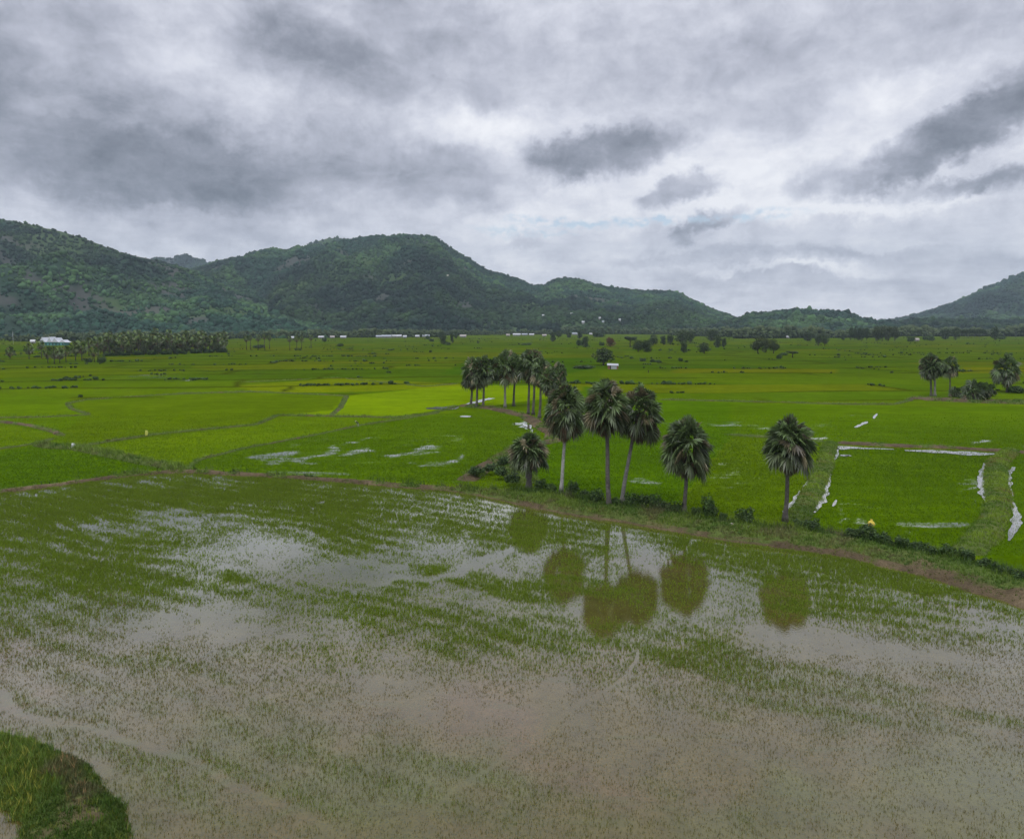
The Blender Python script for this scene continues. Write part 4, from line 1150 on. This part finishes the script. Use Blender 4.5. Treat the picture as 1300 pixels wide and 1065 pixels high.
hB1 = hill("far_peak", [(150, 350), (200, 329), (222, 328), (240, 324.5), (262, 331), (290, 345), (320, 360)], 5200, 4400, "pale hazy peak between the two left mountains", 71, 120, 30)
hB2 = hill("far_peak", [(300, 345), (345, 322), (380, 316), (405, 307), (420, 303), (432, 302), (445, 309), (480, 320), (540, 345)], 4600, 3900, "pale peak just behind the central ridge", 72, 120, 30)
hC = hill("central_mountain", [(120, 372), (180, 358), (230, 350), (270, 338), (300, 329), (330, 322), (370, 317), (400, 313), (450, 307), (480, 301), (500, 299), (530, 300), (555, 302), (565, 309), (580, 321), (600, 333), (622, 346),
                               (650, 354), (675, 363), (690, 364), (700, 357), (715, 354), (735, 355), (752, 362), (775, 366), (800, 369), (830, 370), (862, 373), (875, 381), (895, 391), (915, 399), (935, 406), (965, 411), (1000, 413)],
          3100, 1750, "long wooded mountain with a flat summit in the middle", 73, 420, 90)
hL = hill("left_mountain", [(-420, 250), (-250, 246), (-100, 262), (0, 277), (40, 283), (80, 292), (130, 308), (160, 321), (185, 326), (210, 333), (250, 347), (300, 366), (350, 388), (390, 405), (420, 413)], 2250, 1250, "green wooded mountain slope on the left", 74, 360, 90)
hR = hill("right_mountain", [(1080, 413), (1120, 409), (1150, 404), (1175, 397), (1200, 388), (1222, 379), (1240, 370), (1262, 361), (1280, 354), (1300, 346), (1350, 325), (1450, 300), (1650, 280)], 4200, 2900, "hazy blue green mountain at the right edge", 75, 260, 60)
hS = hill("low_hill", [(900, 413), (930, 408), (950, 401), (975, 397), (1010, 395), (1050, 396), (1075, 400), (1090, 405), (1110, 411), (1130, 411), (1170, 407), (1220, 408), (1300, 409), (1400, 407), (1600, 409)], 2150, 1650, "low wooded hill right of centre", 76, 300, 30, .1)
forest_on(hL, 36000, 2.4, 5.2, "forest cover of the left mountain", 1.05, 1)
forest_on(hC, 72000, 3.0, 6.2, "forest cover of the central mountain", 1.0, 2)
forest_on(hR, 26000, 5.5, 9.5, "forest cover of the right mountain", 1.0, 3)
forest_on(hS, 11000, 3.5, 6.5, "woods covering the low hill", .85, 4)
forest_on(hB1, 3500, 7, 12, "forest cover of the far left peak", 1.0, 5)
forest_on(hB2, 3500, 7, 12, "forest cover of the peak behind the ridge", 1.0, 6)

# scrub growing along the far bunds
r = np.random.default_rng(321); n = 90000
yy = np.exp(r.uniform(math.log(230), math.log(1350), n)); xx = r.uniform(-.8, .8, n) * yy
_, bb = tint_at(xx, yy)
ok = (bb > .5) & (fbm(xx, yy, 28, 211, 3) > .56); xx, yy = xx[ok][:3500], yy[ok][:3500]; n = len(xx)
R = r.uniform(.35, .9, n) * (1 + .8 * (r.uniform(0, 1, n) > .93))
V, Fc, Tt = blobs(np.stack([xx, yy, .3 + R * .4], 1), R, .8, np.array([.030, .055, .014]) * r.uniform(.6, 1.7, (n, 1)), 322)
ob("bund_scrub", mk_mesh("bund_scrub", V, Fc, Tt), M_forest, kind="stuff", label="low dark scrub growing along the far bunds")
print("scrub", n)

# woodland belt at the foot of the hills
def belt(segs, label, seed):
    r = np.random.default_rng(seed); Ps = []; Rs = []; Ts = []
    for (x0, x1, yb0, yb1, depth, n, hm) in segs:
        px = r.uniform(x0, x1, n); pb = np.interp(px, [x0, x1], [yb0, yb1])
        d0 = np.array([G(a, b)[1] for a, b in zip(px, pb)])
        yy = d0 + depth * r.uniform(0, 1, n) ** 1.5 * 1.0; xx = (px - CX) / F * yy / cp * 1.0
        h = hm * r.uniform(.35, 1.1, n) * (.55 + .9 * fbm(px, px * 0, 9, seed + 3, 3))
        for lv in (.3, .62, .9):
            R = h * r.uniform(.20, .32, n)
            Ps.append(np.stack([xx + r.normal(0, 1.3, n), yy + r.normal(0, 1.3, n), h * lv * .9], 1)); Rs.append(R)
            kk = fbm(xx, yy, 60, seed + 7, 3)[:, None]
            T = (np.array([.036, .058, .024]) * (1 - kk) + np.array([.085, .110, .042]) * kk) * r.uniform(.6, 1.4, (n, 1)); Ts.append(T)
    P = np.concatenate(Ps); R = np.concatenate(Rs); T = np.concatenate(Ts)
    V, Fc, Tt = blobs(P, R, 1.0, T, seed)
    ob("distant_woodland", mk_mesh("distant_woodland", V, Fc, Tt), M_forest, kind="stuff", label=label)


belt([(-300, 70, 434, 434, 160, 420, 9), (60, 300, 434, 431, 300, 900, 11), (290, 560, 430, 428.3, 420, 1700, 12)], "belt of trees at the foot of the left mountain", 11)
belt([(540, 700, 426.3, 425.0, 350, 1000, 10), (700, 930, 424.2, 425.0, 320, 1300, 15)], "belt of trees at the foot of the central mountain", 12)
belt([(850, 940, 426, 429, 260, 420, 15), (930, 1110, 430, 429, 330, 1700, 16), (1090, 1300, 427, 427.5, 420, 2200, 17), (1300, 1500, 428, 428, 420, 1500, 17)], "belt of trees before the low hill", 13)

# ------------------------------------------------------------------ buildings
def house(label, px, py, wpx, roof=(.62, .64, .68), wall=(.5, .48, .42), hm=4.5, z=None, pos=None, rz=0.0, name="village_house", group="houses of the far villages"):
    g = pos or G(px, py); dep = g[1]; w = max(wpx * dep / F, 5); d = min(w * .6, 12)
    o = thing(name, label, "house", g, rz, None, group)
    hw = hm * .58
    m = MB(); m.box(-w / 2, w / 2, -d / 2, d / 2, -1.5, hw, wall)
    m.add([(-w / 2, -d / 2, hw), (-w / 2, d / 2, hw), (-w / 2, 0, hm - .1), (w / 2, -d / 2, hw), (w / 2, d / 2, hw), (w / 2, 0, hm - .1)], [(0, 2, 1), (3, 4, 5)], wall)
    m.build("wall", M_paint, o)
    m = MB(); e = .5; k = (hm - hw) / (d / 2)
    for s in (-1, 1):
        yo = s * (d / 2 + e); zo = hw - k * e
        m.add([(-w / 2 - e, yo, zo + .12), (w / 2 + e, yo, zo + .12), (w / 2 + e, 0, hm + .12), (-w / 2 - e, 0, hm + .12), (-w / 2 - e, yo, zo), (w / 2 + e, yo, zo), (w / 2 + e, 0, hm), (-w / 2 - e, 0, hm)],
              [(0, 1, 2, 3), (7, 6, 5, 4), (0, 4, 5, 1), (0, 3, 7, 4), (1, 5, 6, 2)] if s < 0 else [(3, 2, 1, 0), (4, 5, 6, 7), (1, 5, 4, 0), (4, 7, 3, 0), (2, 6, 5, 1)], roof)
    m.build("roof", M_metal, o)
    m = MB(); m.box(-.5, .5, -d / 2 - .06, -d / 2 - .003, 0, 2.0, (.10, .07, .05)); m.build("door", M_paint, o)
    for sx_ in (-.3, .3):
        m = MB(); m.box(w * sx_ - .5, w * sx_ + .5, -d / 2 - .05, -d / 2 - .003, .9, 1.9, (.05, .06, .07)); m.build("window", M_paint, o)
    return o


W1 = (.80, .82, .86); W2 = (.55, .60, .68); W3 = (.62, .55, .50); RR = (.35, .16, .10)
VH = [
    (42, 435.5, 5, W1, "small white roofed shed left of the temple"), (372, 430.2, 5, W1, "small white house behind the four thin palms"), (408, 429.5, 8, W1, "white roofed house, leftmost of three before the mountain"),
    (422, 429.3, 6, W3, "small pinkish house, middle of three before the mountain"), (436, 429.3, 8, W1, "white house, rightmost of three before the mountain"), (481, 428.6, 8, W2, "grey house at the left end of the middle village"),
    (491, 428.6, 14, W2, "long blue grey shed of the middle village"), (503, 428.3, 17, W1, "longest white roofed shed of the middle village"), (514, 428.8, 5, W1, "tiny white house right of the longest shed"), (530, 428.2, 6, W1, "white house alone right of the middle village"),
    (541, 428.0, 10, W2, "blue grey house at the right end of the middle village"), (588, 428.2, 9, W3, "pale low shed between the tree clumps"), (645, 426.4, 5, W3, "small house at the left of the right village"), (656, 426.2, 11, W1, "white shed left in the right village"),
    (666, 425.8, 8, W2, "grey blue shed in the right village"), (675, 426.0, 7, W1, "small white shed in the right village"), (691, 427.0, 6, W3, "pale hut right of the right village"), (731, 425.0, 11, W2, "grey roofed house beyond the scattered trees"), (750, 425.0, 4, W1, "left tiny white house beyond the two trunked trees"), (758, 425.0, 5, W1, "right tiny white house beyond the two trunked trees"),
    (1000, 429.2, 5, W1, "white gabled house before the low hill"), (1164, 433.0, 4, W3, "tiny hut before the right hand wood"), (150, 432, 4, W1, "tiny white house seen through the palm grove"),
]
for px, py, w, c, lab in VH:
    house(lab, px, py + .4, w * .85, tuple(q * .62 for q in c), (.26, .26, .25), 4.6 if w < 9 else 5.2, rz=.1 * ((px * 7) % 5 - 2))


def on_hill(h, px, py):
    ta = (px - CX) / F / cp; i = int(np.argmin(np.abs(h["TA"] - ta)))
    x, y, z = h["X"][i], h["Y"][i], h["Z"][i]; qx, qy = PX(x[:h["nt"]], y[:h["nt"]], z[:h["nt"]])
    j = int(np.argmin(np.abs(qy - py)))
    return (float(x[j]), float(y[j]), float(z[j]) + 5)


for px, py, w, c, lab in [(724, 401.5, 5, W1, "bright white house part way up the central mountain"), (690, 405, 5, W1, "white house low on the left of the mountain village"), (739, 413, 6, W1, "grey white house at the foot of the mountain village"), (760, 407, 3.5, W1, "small white house right on the mountain village slope"),
                      (785, 409, 3.5, W1, "lonely white speck of a house on the lower slope"), (833, 397, 5, W1, "white pagoda like house on the right shoulder of the mountain"), (765, 413, 5, W2, "grey house at the right foot of the mountain village"), (570, 353, 4, W3, "pale hut high up on the central mountain")]:
    house(lab, px, py, w * .5, tuple(q * .7 for q in c), (.4, .4, .4), 6.0, pos=on_hill(hC, px, py), group="houses on the mountain slope")

# temple with pointed gables on the left
g = G(71, 438.5); dep = g[1]; u = dep / F
tpl = thing("temple", "white roofed temple hall with pointed gables and teal walls on the left plain", "temple", g, 0)
m = MB(); m.box(-15 * u, 14 * u, -5, 5, -1, 3.8, (.10, .30, .28)); m.build("wall", M_paint, tpl)
for k in range(7):
    m = MB(); xx = (-13 + k * 4.2) * u; m.box(xx - .7, xx + .7, -5.06, -5.003, .5, 2.6, (.05, .06, .06)); m.build("window", M_paint, tpl)


def gable(x0, x1, z0, z1, d=6.0):
    m = MB(); xm = (x0 + x1) / 2; zt = z0 + (z1 - z0) * .35
    for yy in (-d, d): pass
    pr = [(x0, z0), (x0 + (xm - x0) * .5, zt), (xm - .12, z1), (xm + .12, z1), (x1 - (x1 - xm) * .5, zt), (x1, z0)]
    n = len(pr); vs = [(a, -d, b) for a, b in pr] + [(a, d, b) for a, b in pr]
    m.add(vs, [tuple(range(n)), tuple(range(2 * n - 1, n - 1, -1))] + [(i, i + n, (i + 1) % n + n, (i + 1) % n) for i in range(n)], (.58, .60, .64))
    f = m.build("roof", M_metal, tpl)
    m = MB(); m.tube([(xm, -d * .9, z1 - .2), (xm, -d * .95, z1 + 1.6)], [.12, .03], 6, (.8, .8, .8)); m.build("finial", M_metal, f)


gable(-18 * u, -8.5 * u, 3.8, 9.2); gable(-8.2 * u, -.2 * u, 3.9, 9.8, 5.6); gable(-2 * u, 8 * u, 3.7, 8.8, 6.4); gable(6 * u, 17 * u, 3.5, 6.4, 5.2)
# flag mast beside it
g = G(17, 437.5); mast = thing("mast", "thin white mast rising behind the leftmost thin palm", "mast", g)
m = MB(); m.tube([(0, 0, -.3), (0, 0, 8), (0, 0, 15)], [.16, .12, .07], 8, (.7, .72, .75)); m.build("pole", M_metal, mast, True)
m = MB(); m.tube([(0, 0, 15), (0, 0, 15.3)], [.2, .05], 8, (.7, .7, .7)); m.build("finial", M_metal, mast)

# field hut
g = G(778, 468.5); dep = g[1]; u = dep / F
hut = thing("field_hut", "small brick and grey sheet hut under a pale lean-to roof beside the round tree", "hut", g, -.12)
wd = 13 * u; m = MB(); m.box(-wd / 2, wd / 2, -1.6, 1.6, -.2, 2.0, (.26, .13, .09)); m.build("wall", M_paint, hut)
m = MB(); m.box(-wd * .18, wd * .36, -1.66, -1.603, 0, 1.9, (.42, .44, .46)); m.build("sheet_panel", M_metal, hut)
m = MB(); m.box(-wd * .30, -wd * .19, -1.64, -1.603, 0, 1.8, (.03, .03, .03)); m.build("door", M_paint, hut)
m = MB(); a, b = -wd * .56, wd * .54
m.add([(a, -2.0, 2.0), (b, -2.0, 1.85), (b, 1.9, 2.75), (a, 1.9, 2.9), (a, -2.0, 2.08), (b, -2.0, 1.93), (b, 1.9, 2.83), (a, 1.9, 2.98)], [(3, 2, 1, 0), (4, 5, 6, 7), (0, 1, 5, 4), (1, 2, 6, 5), (2, 3, 7, 6), (3, 0, 4, 7)], (.40, .41, .44))
m.build("roof", M_metal, hut)


# ------------------------------------------------------------------ people
def skin_body(name, joints, edges, mat, parent, tint, loc=(0, 0, 0)):
    me = bpy.data.meshes.new(name); me.from_pydata([j[:3] for j in joints], edges, [])
    o = bpy.data.objects.new(name, me); COL.objects.link(o)
    md = o.modifiers.new("skin", 'SKIN'); md.use_smooth_shade = True
    for v, j in zip(me.skin_vertices[0].data, joints): v.radius = (j[3], j[3])
    me.skin_vertices[0].data[0].use_root = True
    o.modifiers.new("sub", 'SUBSURF').levels = 1
    dg = bpy.context.evaluated_depsgraph_get(); m2 = bpy.data.meshes.new_from_object(o.evaluated_get(dg))
    bpy.data.objects.remove(o); m2.name = name
    at = m2.attributes.get("tint") or m2.attributes.new("tint", 'FLOAT_COLOR', 'POINT')
    nv = len(m2.vertices); co = np.empty(nv * 3, dtype=np.float32); m2.vertices.foreach_get("co", co); co = co.reshape(-1, 3)
    T = np.ones((nv, 4), dtype=np.float32); T[:, :3] = tint(co); at.data.foreach_set("color", T.ravel())
    m2.materials.clear(); m2.materials.append(mat)
    q = bpy.data.objects.new(name, m2); COL.objects.link(q); q.parent = parent
    return q


def person(label, g, rz, lean, shirt, pants, hat, hatcol=(.75, .72, .62)):
    o = thing("person", label, "person", g, rz)
    L = math.radians(lean); s, c = math.sin(L), math.cos(L)
    hip = Vector((0, 0, .88))
    def up(d, x=0.0, f=0.0): return (x, hip.y - s * d - c * f, hip.z + c * d - s * f)
    J = [(0, 0, .88, .15), (*up(.25), .135), (*up(.48), .15), (*up(.58), .06), (*up(.66), .085), (*up(.76, 0, .02), .10), (*up(.86), .07)]
    E = [(0, 1), (1, 2), (2, 3), (3, 4), (4, 5), (5, 6)]
    for sg in (-1, 1):
        b = len(J)
        J += [(sg * .10, .0, .80, .10), (sg * .12, -.04, .46, .068), (sg * .13, .05, .10, .045), (sg * .13, -.10, .03, .04)]
        E += [(0, b), (b, b + 1), (b + 1, b + 2), (b + 2, b + 3)]
        b = len(J); sh = up(.48, sg * .19)
        hand = (sg * .22, sh[1] - .12, sh[2] - .58)
        el = (sg * .27, sh[1] - .02, sh[2] - .30)
        J += [(*sh, .06), (*el, .042), (*hand, .03), (hand[0], hand[1] - .02, hand[2] - .06, .038)]
        E += [(2, b), (b, b + 1), (b + 1, b + 2), (b + 2, b + 3)]
        for k in range(5):
            fb = len(J); dx = (-.03 + .015 * k)
            ln = (.035, .065, .075, .07, .055)[k] if k else .04
            fx = hand[0] - sg * (.035 if k == 0 else 0) + (0 if k == 0 else dx)
            J += [(fx, hand[1] - .03, hand[2] - .075 - ln * .5, .009), (fx, hand[1] - .04, hand[2] - .075 - ln, .008)]
            E += [(b + 3, fb), (fb, fb + 1)]
    neck = up(.60)
    def tint(co):
        T = np.tile(np.array(shirt), (len(co), 1)); T[co[:, 2] < .84] = pants; T[co[:, 2] < .12] = (.20, .12, .08)
        d = (co[:, 1] - hip.y) * -s + (co[:, 2] - hip.z) * c
        T[(d > .59)] = (.24, .14, .09)
        for sg in (-1, 1):
            sh = up(.48, sg * .19); hz = sh[2] - .5
            T[(np.abs(co[:, 0] - sg * .22) < .1) & (co[:, 2] < hz) & (co[:, 1] < sh[1] - .05)] = (.24, .14, .09)
        return T
    skin_body("body", J, E, M_skin, o, tint)
    hd = Vector(up(.80))
    m = MB(); ax = Vector((0, -s, c))
    for dx in (-.032, .032):
        e = Vector(up(.77, dx, .095)); m.tube([e, e + Vector((0, -.008, 0))], [.012, .008], 6, (.02, .015, .01))
    e = Vector(up(.72, 0, .10)); m.tube([e - Vector((.025, 0, 0)), e + Vector((.025, 0, 0))], [.008, .008], 6, (.25, .08, .06))
    e = Vector(up(.745, 0, .105)); m.tube([e, e + ax * .03], [.014, .008], 6, (.24, .14, .09))
    m.build("face", M_skin, o)
    m = MB()
    if hat:
        tip = hd + ax * .18; m.tube([hd + ax * .02, hd + ax * .021, hd + ax * .10, tip], [.20, .215, .11, .012], 14, hatcol)
        m.build("hat", M_cloth, o)
    else:
        m.tube([hd - ax * .06, hd - ax * .02, hd + ax * .07, hd + ax * .11], [.095, .115, .10, .03], 10, (.02, .016, .012)); m.build("hair", M_cloth, o, True)
    return o


g = G(455, 542.5); person("person bending over in the rice in dark clothes and a pale pointed hat", (g[0], g[1], .1), -1.9, 58, (.012, .012, .016), (.30, .31, .28), True)
g = G(823, 474.3); person("dark clothed person standing far out in the paddies right of the hut", (g[0], g[1], .1), .5, 6, (.02, .02, .02), (.03, .03, .035), False)


# cloths on stakes and the bag
def staked_cloth(label, px, py, h, w, col, seed):
    g = G(px, py); o = thing("cloth_on_stake", label, "scarecrow", (g[0], g[1], .05), .3 * seed, None, "cloths on stakes in the paddies")
    m = MB(); m.tube([(0, 0, -.2), (.02, 0, h * .6), (.03, 0, h * 1.08)], [.025, .022, .018], 7, (.15, .11, .07)); m.build("stake", M_bark, o, True)
    r = np.random.default_rng(seed); nu, nv_ = 9, 12; V = []
    for j in range(nv_):
        t = j / (nv_ - 1)
        for i in range(nu):
            a = 2 * math.pi * i / nu; rr = w * (.25 + .35 * math.sin(math.pi * min(t * .8 + .1, 1)) ** .6) * (1 + .25 * math.sin(3 * a + t * 4))
            V.append((math.cos(a) * rr + .02, math.sin(a) * rr * .6, h * (1.05 - t * .8)))
    Fq = [(j * nu + i, j * nu + (i + 1) % nu, (j + 1) * nu + (i + 1) % nu, (j + 1) * nu + i) for j in range(nv_ - 1) for i in range(nu)]
    m = MB(); m.add(V, Fq + [tuple(range(nu))[::-1]], col); m.build("cloth", M_cloth, o, True)


staked_cloth("pale yellow cloth on a stake in the left paddies", 186, 555, 1.35, .46, (.66, .66, .16), 1)
staked_cloth("white cloth on a stake at the bend of the dark bund", 93, 571, 1.15, .5, (.75, .76, .80), 2)
g = G(1106, 666, .5); m = MB()
V = []; nu = 10
for j, (zz, rr) in enumerate([(-.1, .34), (.1, .42), (.3, .40), (.45, .26), (.55, .10), (.68, .16)]):
    for i in range(nu):
        a = 2 * math.pi * i / nu; q = rr * (1 + .14 * math.sin(2.3 * i + j * 1.7)); V.append((math.cos(a) * q, math.sin(a) * q * .8, zz))
Fq = [(j * nu + i, j * nu + (i + 1) % nu, (j + 1) * nu + (i + 1) % nu, (j + 1) * nu + i) for j in range(5) for i in range(nu)]
m.add(V, Fq + [tuple(range(5 * nu, 6 * nu)), tuple(range(nu))[::-1]], (.72, .55, .10))
o = m.build("yellow_bag", M_cloth, None, True); o.location = (g[0], g[1], .45); o["label"] = "yellow tied bag lying behind the bushes of the bank"; o["category"] = "bag"

# ------------------------------------------------------------------ sky
SUN_EL, SUN_AZ = math.radians(58), math.radians(215)
w = bpy.data.worlds.new("World"); SC.world = w; w.use_nodes = True
t = NT(w.node_tree)
out = t.n("ShaderNodeOutputWorld"); bg = t.n("ShaderNodeBackground", Strength=0.1)
sky = t.n("ShaderNodeTexSky", _sky_type='NISHITA', _sun_disc=False, _sun_elevation=SUN_EL, _sun_rotation=SUN_AZ)
tc = t.n("ShaderNodeTexCoord"); D = tc.outputs["Generated"]
sep = t.n("ShaderNodeSeparateXYZ"); t.l(D, sep.inputs[0]); dx, dy, dz = sep.outputs
az = t.math('MULTIPLY', t.math('ARCTAN2', dx, dy), 57.29578); el = t.math('MULTIPLY', t.math('ARCSINE', dz), 57.29578)
cmb = t.n("ShaderNodeCombineXYZ"); t.l(az, cmb.inputs[0]); t.l(el, cmb.inputs[1]); AE = cmb.outputs[0]
# cloud layer coordinates: clouds flatten towards the horizon
den = t.math('ADD', t.math('MAXIMUM', dz, 0.0), 0.10)
c2 = t.n("ShaderNodeCombineXYZ"); t.l(t.math('DIVIDE', dx, den), c2.inputs[0]); t.l(t.math('DIVIDE', dy, den), c2.inputs[1]); CL = c2.outputs[0]


def vwarp(vec, nz_col, amp, sy=1.0):
    sb = t.n("ShaderNodeVectorMath", _operation='SUBTRACT'); t.l(nz_col, sb.inputs[0]); sb.inputs[1].default_value = (.5, .5, .5)
    ml = t.n("ShaderNodeVectorMath", _operation='MULTIPLY'); t.l(sb.outputs[0], ml.inputs[0]); ml.inputs[1].default_value = (amp, amp * sy, 0)
    ad = t.n("ShaderNodeVectorMath", _operation='ADD'); t.l(vec, ad.inputs[0]); t.l(ml.outputs[0], ad.inputs[1]); return ad.outputs[0]


wz = t.noise(AE, 0.09, 6, 0.62, color=True)
AW = vwarp(AE, wz, 8.0, .6)
wz2 = t.noise(AE, 0.45, 5, 0.6, color=True)
AW = vwarp(AW, wz2, 3.4, .7)
wz3 = t.noise(AE, 1.6, 5, 0.65, color=True)
AW = vwarp(AW, wz3, 1.1, .8)


def pxae(px, py):
    a, b, c = dirv(px, py); n = math.sqrt(a * a + b * b + c * c)
    return math.degrees(math.atan2(a, b)), math.degrees(math.asin(c / n))


def sky_blobs(L, vec=None):
    tot = None
    for (px, py, rx, ry, rot, s, soft) in L:
        a, e = pxae(px, py)
        mp = t.n("ShaderNodeMapping", _vector_type='TEXTURE'); mp.inputs["Location"].default_value = (a, e, 0); mp.inputs["Rotation"].default_value = (0, 0, math.radians(rot))
        mp.inputs["Scale"].default_value = (rx * .0606, ry * .0606, 1); t.l(vec or AW, mp.inputs[0])
        ln = t.n("ShaderNodeVectorMath", _operation='LENGTH'); t.l(mp.outputs[0], ln.inputs[0])
        v = t.mapr(ln.outputs["Value"], 1 + max(soft, .36), max(1 - max(soft, .36) * 1.3, 0), 0, s)
        tot = v if tot is None else t.math('ADD', tot, v)
    return tot


DARK = [(40, 100, 180, 75, -8, .34, .7), (150, 185, 190, 50, -14, .32, .7), (255, 235, 150, 42, 8, .40, .7), (80, 215, 120, 40, 0, .20, .7), (400, 75, 130, 42, -12, .42, .7), (500, 30, 140, 45, 0, .30, .8), (330, 200, 140, 40, 10, .22, .8),
        (575, 235, 78, 42, -5, .38, .5), (450, 225, 80, 40, 0, .22, .7), (760, 198, 96, 31, 5, .60, .25), (860, 247, 44, 18, 14, .50, .35), (900, 285, 48, 11, 24, .42, .45), (700, 222, 55, 20, 20, .25, .5),
        (1190, 185, 105, 26, 22, .52, .35), (1275, 140, 80, 34, 25, .48, .4), (1150, 215, 60, 16, 10, .35, .5), (1040, 222, 42, 15, 15, .32, .5), (1210, 238, 80, 10, 6, .28, .5), (1270, 232, 50, 12, 0, .30, .5),
        (850, 100, 320, 75, 0, .13, .8), (1100, 40, 250, 40, 0, .12, .8), (660, 305, 30, 8, 0, .18, .5), (1000, 350, 300, 16, 0, .16, .6), (930, 322, 200, 7, 0, .16, .6), (1180, 320, 160, 10, -4, .12, .6), (300, 300, 220, 14, 0, .12, .7), (900, 375, 260, 14, 0, .10, .7), (615, 130, 20, 30, 40, .12, .6), (60, 20, 160, 30, 0, .15, .7)]
BRITE = [(650, 380, 700, 45, 0, .10, .7), (900, 240, 300, 50, 0, .06, .7), (600, 165, 90, 26, -8, .22, .7), (690, 155, 90, 18, 0, .18, .7), (900, 225, 330, 40, 0, .16, .6), (930, 270, 300, 16, 0, .18, .5), (620, 285, 60, 22, -15, .20, .6), (1130, 130, 90, 22, 20, .16, .6), (230, 60, 70, 40, 30, .12, .7), (190, 275, 200, 16, 0, .10, .6), (110, 150, 60, 12, -10, .12, .6), (1100, 260, 120, 8, 0, .16, .5), (640, 325, 70, 15, -10, .14, .6), (970, 340, 90, 5, 3, .22, .6), (1060, 338, 60, 5, -3, .2, .6)]
dk = sky_blobs(DARK); br_ = sky_blobs(BRITE)
f1 = t.noise(AE, .13, 7, .6, dist=.4); f2 = t.noise(CL, 1.1, 7, .62, dist=.5); f3 = t.noise(CL, 4.0, 6, .6)
mpf = t.n("ShaderNodeMapping"); mpf.inputs["Scale"].default_value = (1, 1.7, 1); mpf.inputs["Rotation"].default_value = (0, 0, .12); t.l(AE, mpf.inputs[0])
f4 = t.noise(mpf.outputs[0], .24, 9, .62, dist=.35); f5 = t.noise(AW, .7, 7, .65)
dk = t.math('DIVIDE', dk, t.math('MULTIPLY_ADD', dk, .55, 1.0))
L = t.math('SUBTRACT', 0.70, t.math('MULTIPLY', dk, 1.05)); L = t.math('ADD', L, br_)
L = t.math('ADD', L, t.mapr(f1, .3, .7, -.10, .10, False)); L = t.math('ADD', L, t.mapr(f2, .3, .7, -.07, .07, False)); L = t.math('ADD', L, t.mapr(f3, .3, .7, -.035, .035, False))
L = t.math('ADD', L, t.mapr(f4, .3, .7, -.12, .12, False)); L = t.math('ADD', L, t.mapr(f5, .3, .7, -.045, .045, False))
ramp = t.n("ShaderNodeValToRGB"); t.l(L, ramp.inputs[0]); cr = ramp.color_ramp
stops = [(0.0, (.150, .168, .210)), (.25, (.285, .305, .372)), (.5, (.480, .500, .590)), (.72, (.68, .70, .79)), (1.0, (.92, .93, .98))]
cr.elements[0].position = 0; cr.elements[0].color = (*stops[0][1], 1); cr.elements[1].position = 1; cr.elements[1].color = (*stops[-1][1], 1)
for p, c in stops[1:-1]:
    e = cr.elements.new(p); e.color = (*c, 1)
# an overcast sky is brighter overhead
zen = t.mapr(dz, .62, .97, 10.0, 22.0)
cloud = t.scale_col(ramp.outputs[0], zen)
# blue gaps
gap = sky_blobs([(700, 281, 50, 4, -2, 1, .9), (770, 284, 70, 5, 1, 1, .9), (955, 276, 50, 5, 3, 1, .9), (850, 281, 45, 3.5, 0, .8, .9), (650, 293, 38, 5, -3, .9, .9), (700, 297, 22, 3, 0, .7, .9)], vwarp(vwarp(AE, wz2, 3.0, .45), wz3, 1.2, .5))
gapf = t.math('MULTIPLY', t.math('MINIMUM', gap, 1.0), t.mapr(t.noise(mpf.outputs[0], .9, 5, .65), .38, .58, .0, .85))
skyc = t.mix(.25, t.scale_col(sky.outputs[0], 1.35), (7.0, 7.4, 8.2))
mixc = t.mix(gapf, cloud, skyc)
# below the horizon: dull ground light
fin = t.mix(t.mapr(dz, -.03, -.005, 0, 1), (.9, 1.1, .7), mixc)
t.l(fin, bg.inputs[0]); t.l(bg.outputs[0], out.inputs[0])

sl = bpy.data.lights.new("sun", 'SUN'); sl.energy = 0.9; sl.angle = math.radians(14); sl.color = (1, .96, .90)
so_ = bpy.data.objects.new("sun", sl); COL.objects.link(so_)
sd = Vector((math.sin(SUN_AZ) * math.cos(SUN_EL), math.cos(SUN_AZ) * math.cos(SUN_EL), math.sin(SUN_EL)))
so_.rotation_euler = sd.to_track_quat('Z', 'Y').to_euler(); so_.location = (0, 0, 200)

# ------------------------------------------------------------------ air
m, t, out = new_mat("haze_air")
pv = t.n("ShaderNodeVolumePrincipled", Density=0.000065); pv.inputs["Color"].default_value = (.70, .87, 1.0, 1)
t.l(pv.outputs[0], out.inputs[1])
mb = MB(); mb.box(-12500, 12500, -300, 7200, -1.5, 800); ob("haze", mb.mesh("haze"), m, kind="stuff", label="thin grey air over the plain and hills")

SC.view_settings.view_transform = 'Standard'; SC.view_settings.look = 'None'
SC.view_settings.exposure = 0.08; SC.view_settings.gamma = 1
SC.cycles.max_bounces = 6; SC.cycles.volume_bounces = 0; SC.cycles.transparent_max_bounces = 8
SC.cycles.diffuse_bounces = 2; SC.cycles.glossy_bounces = 3
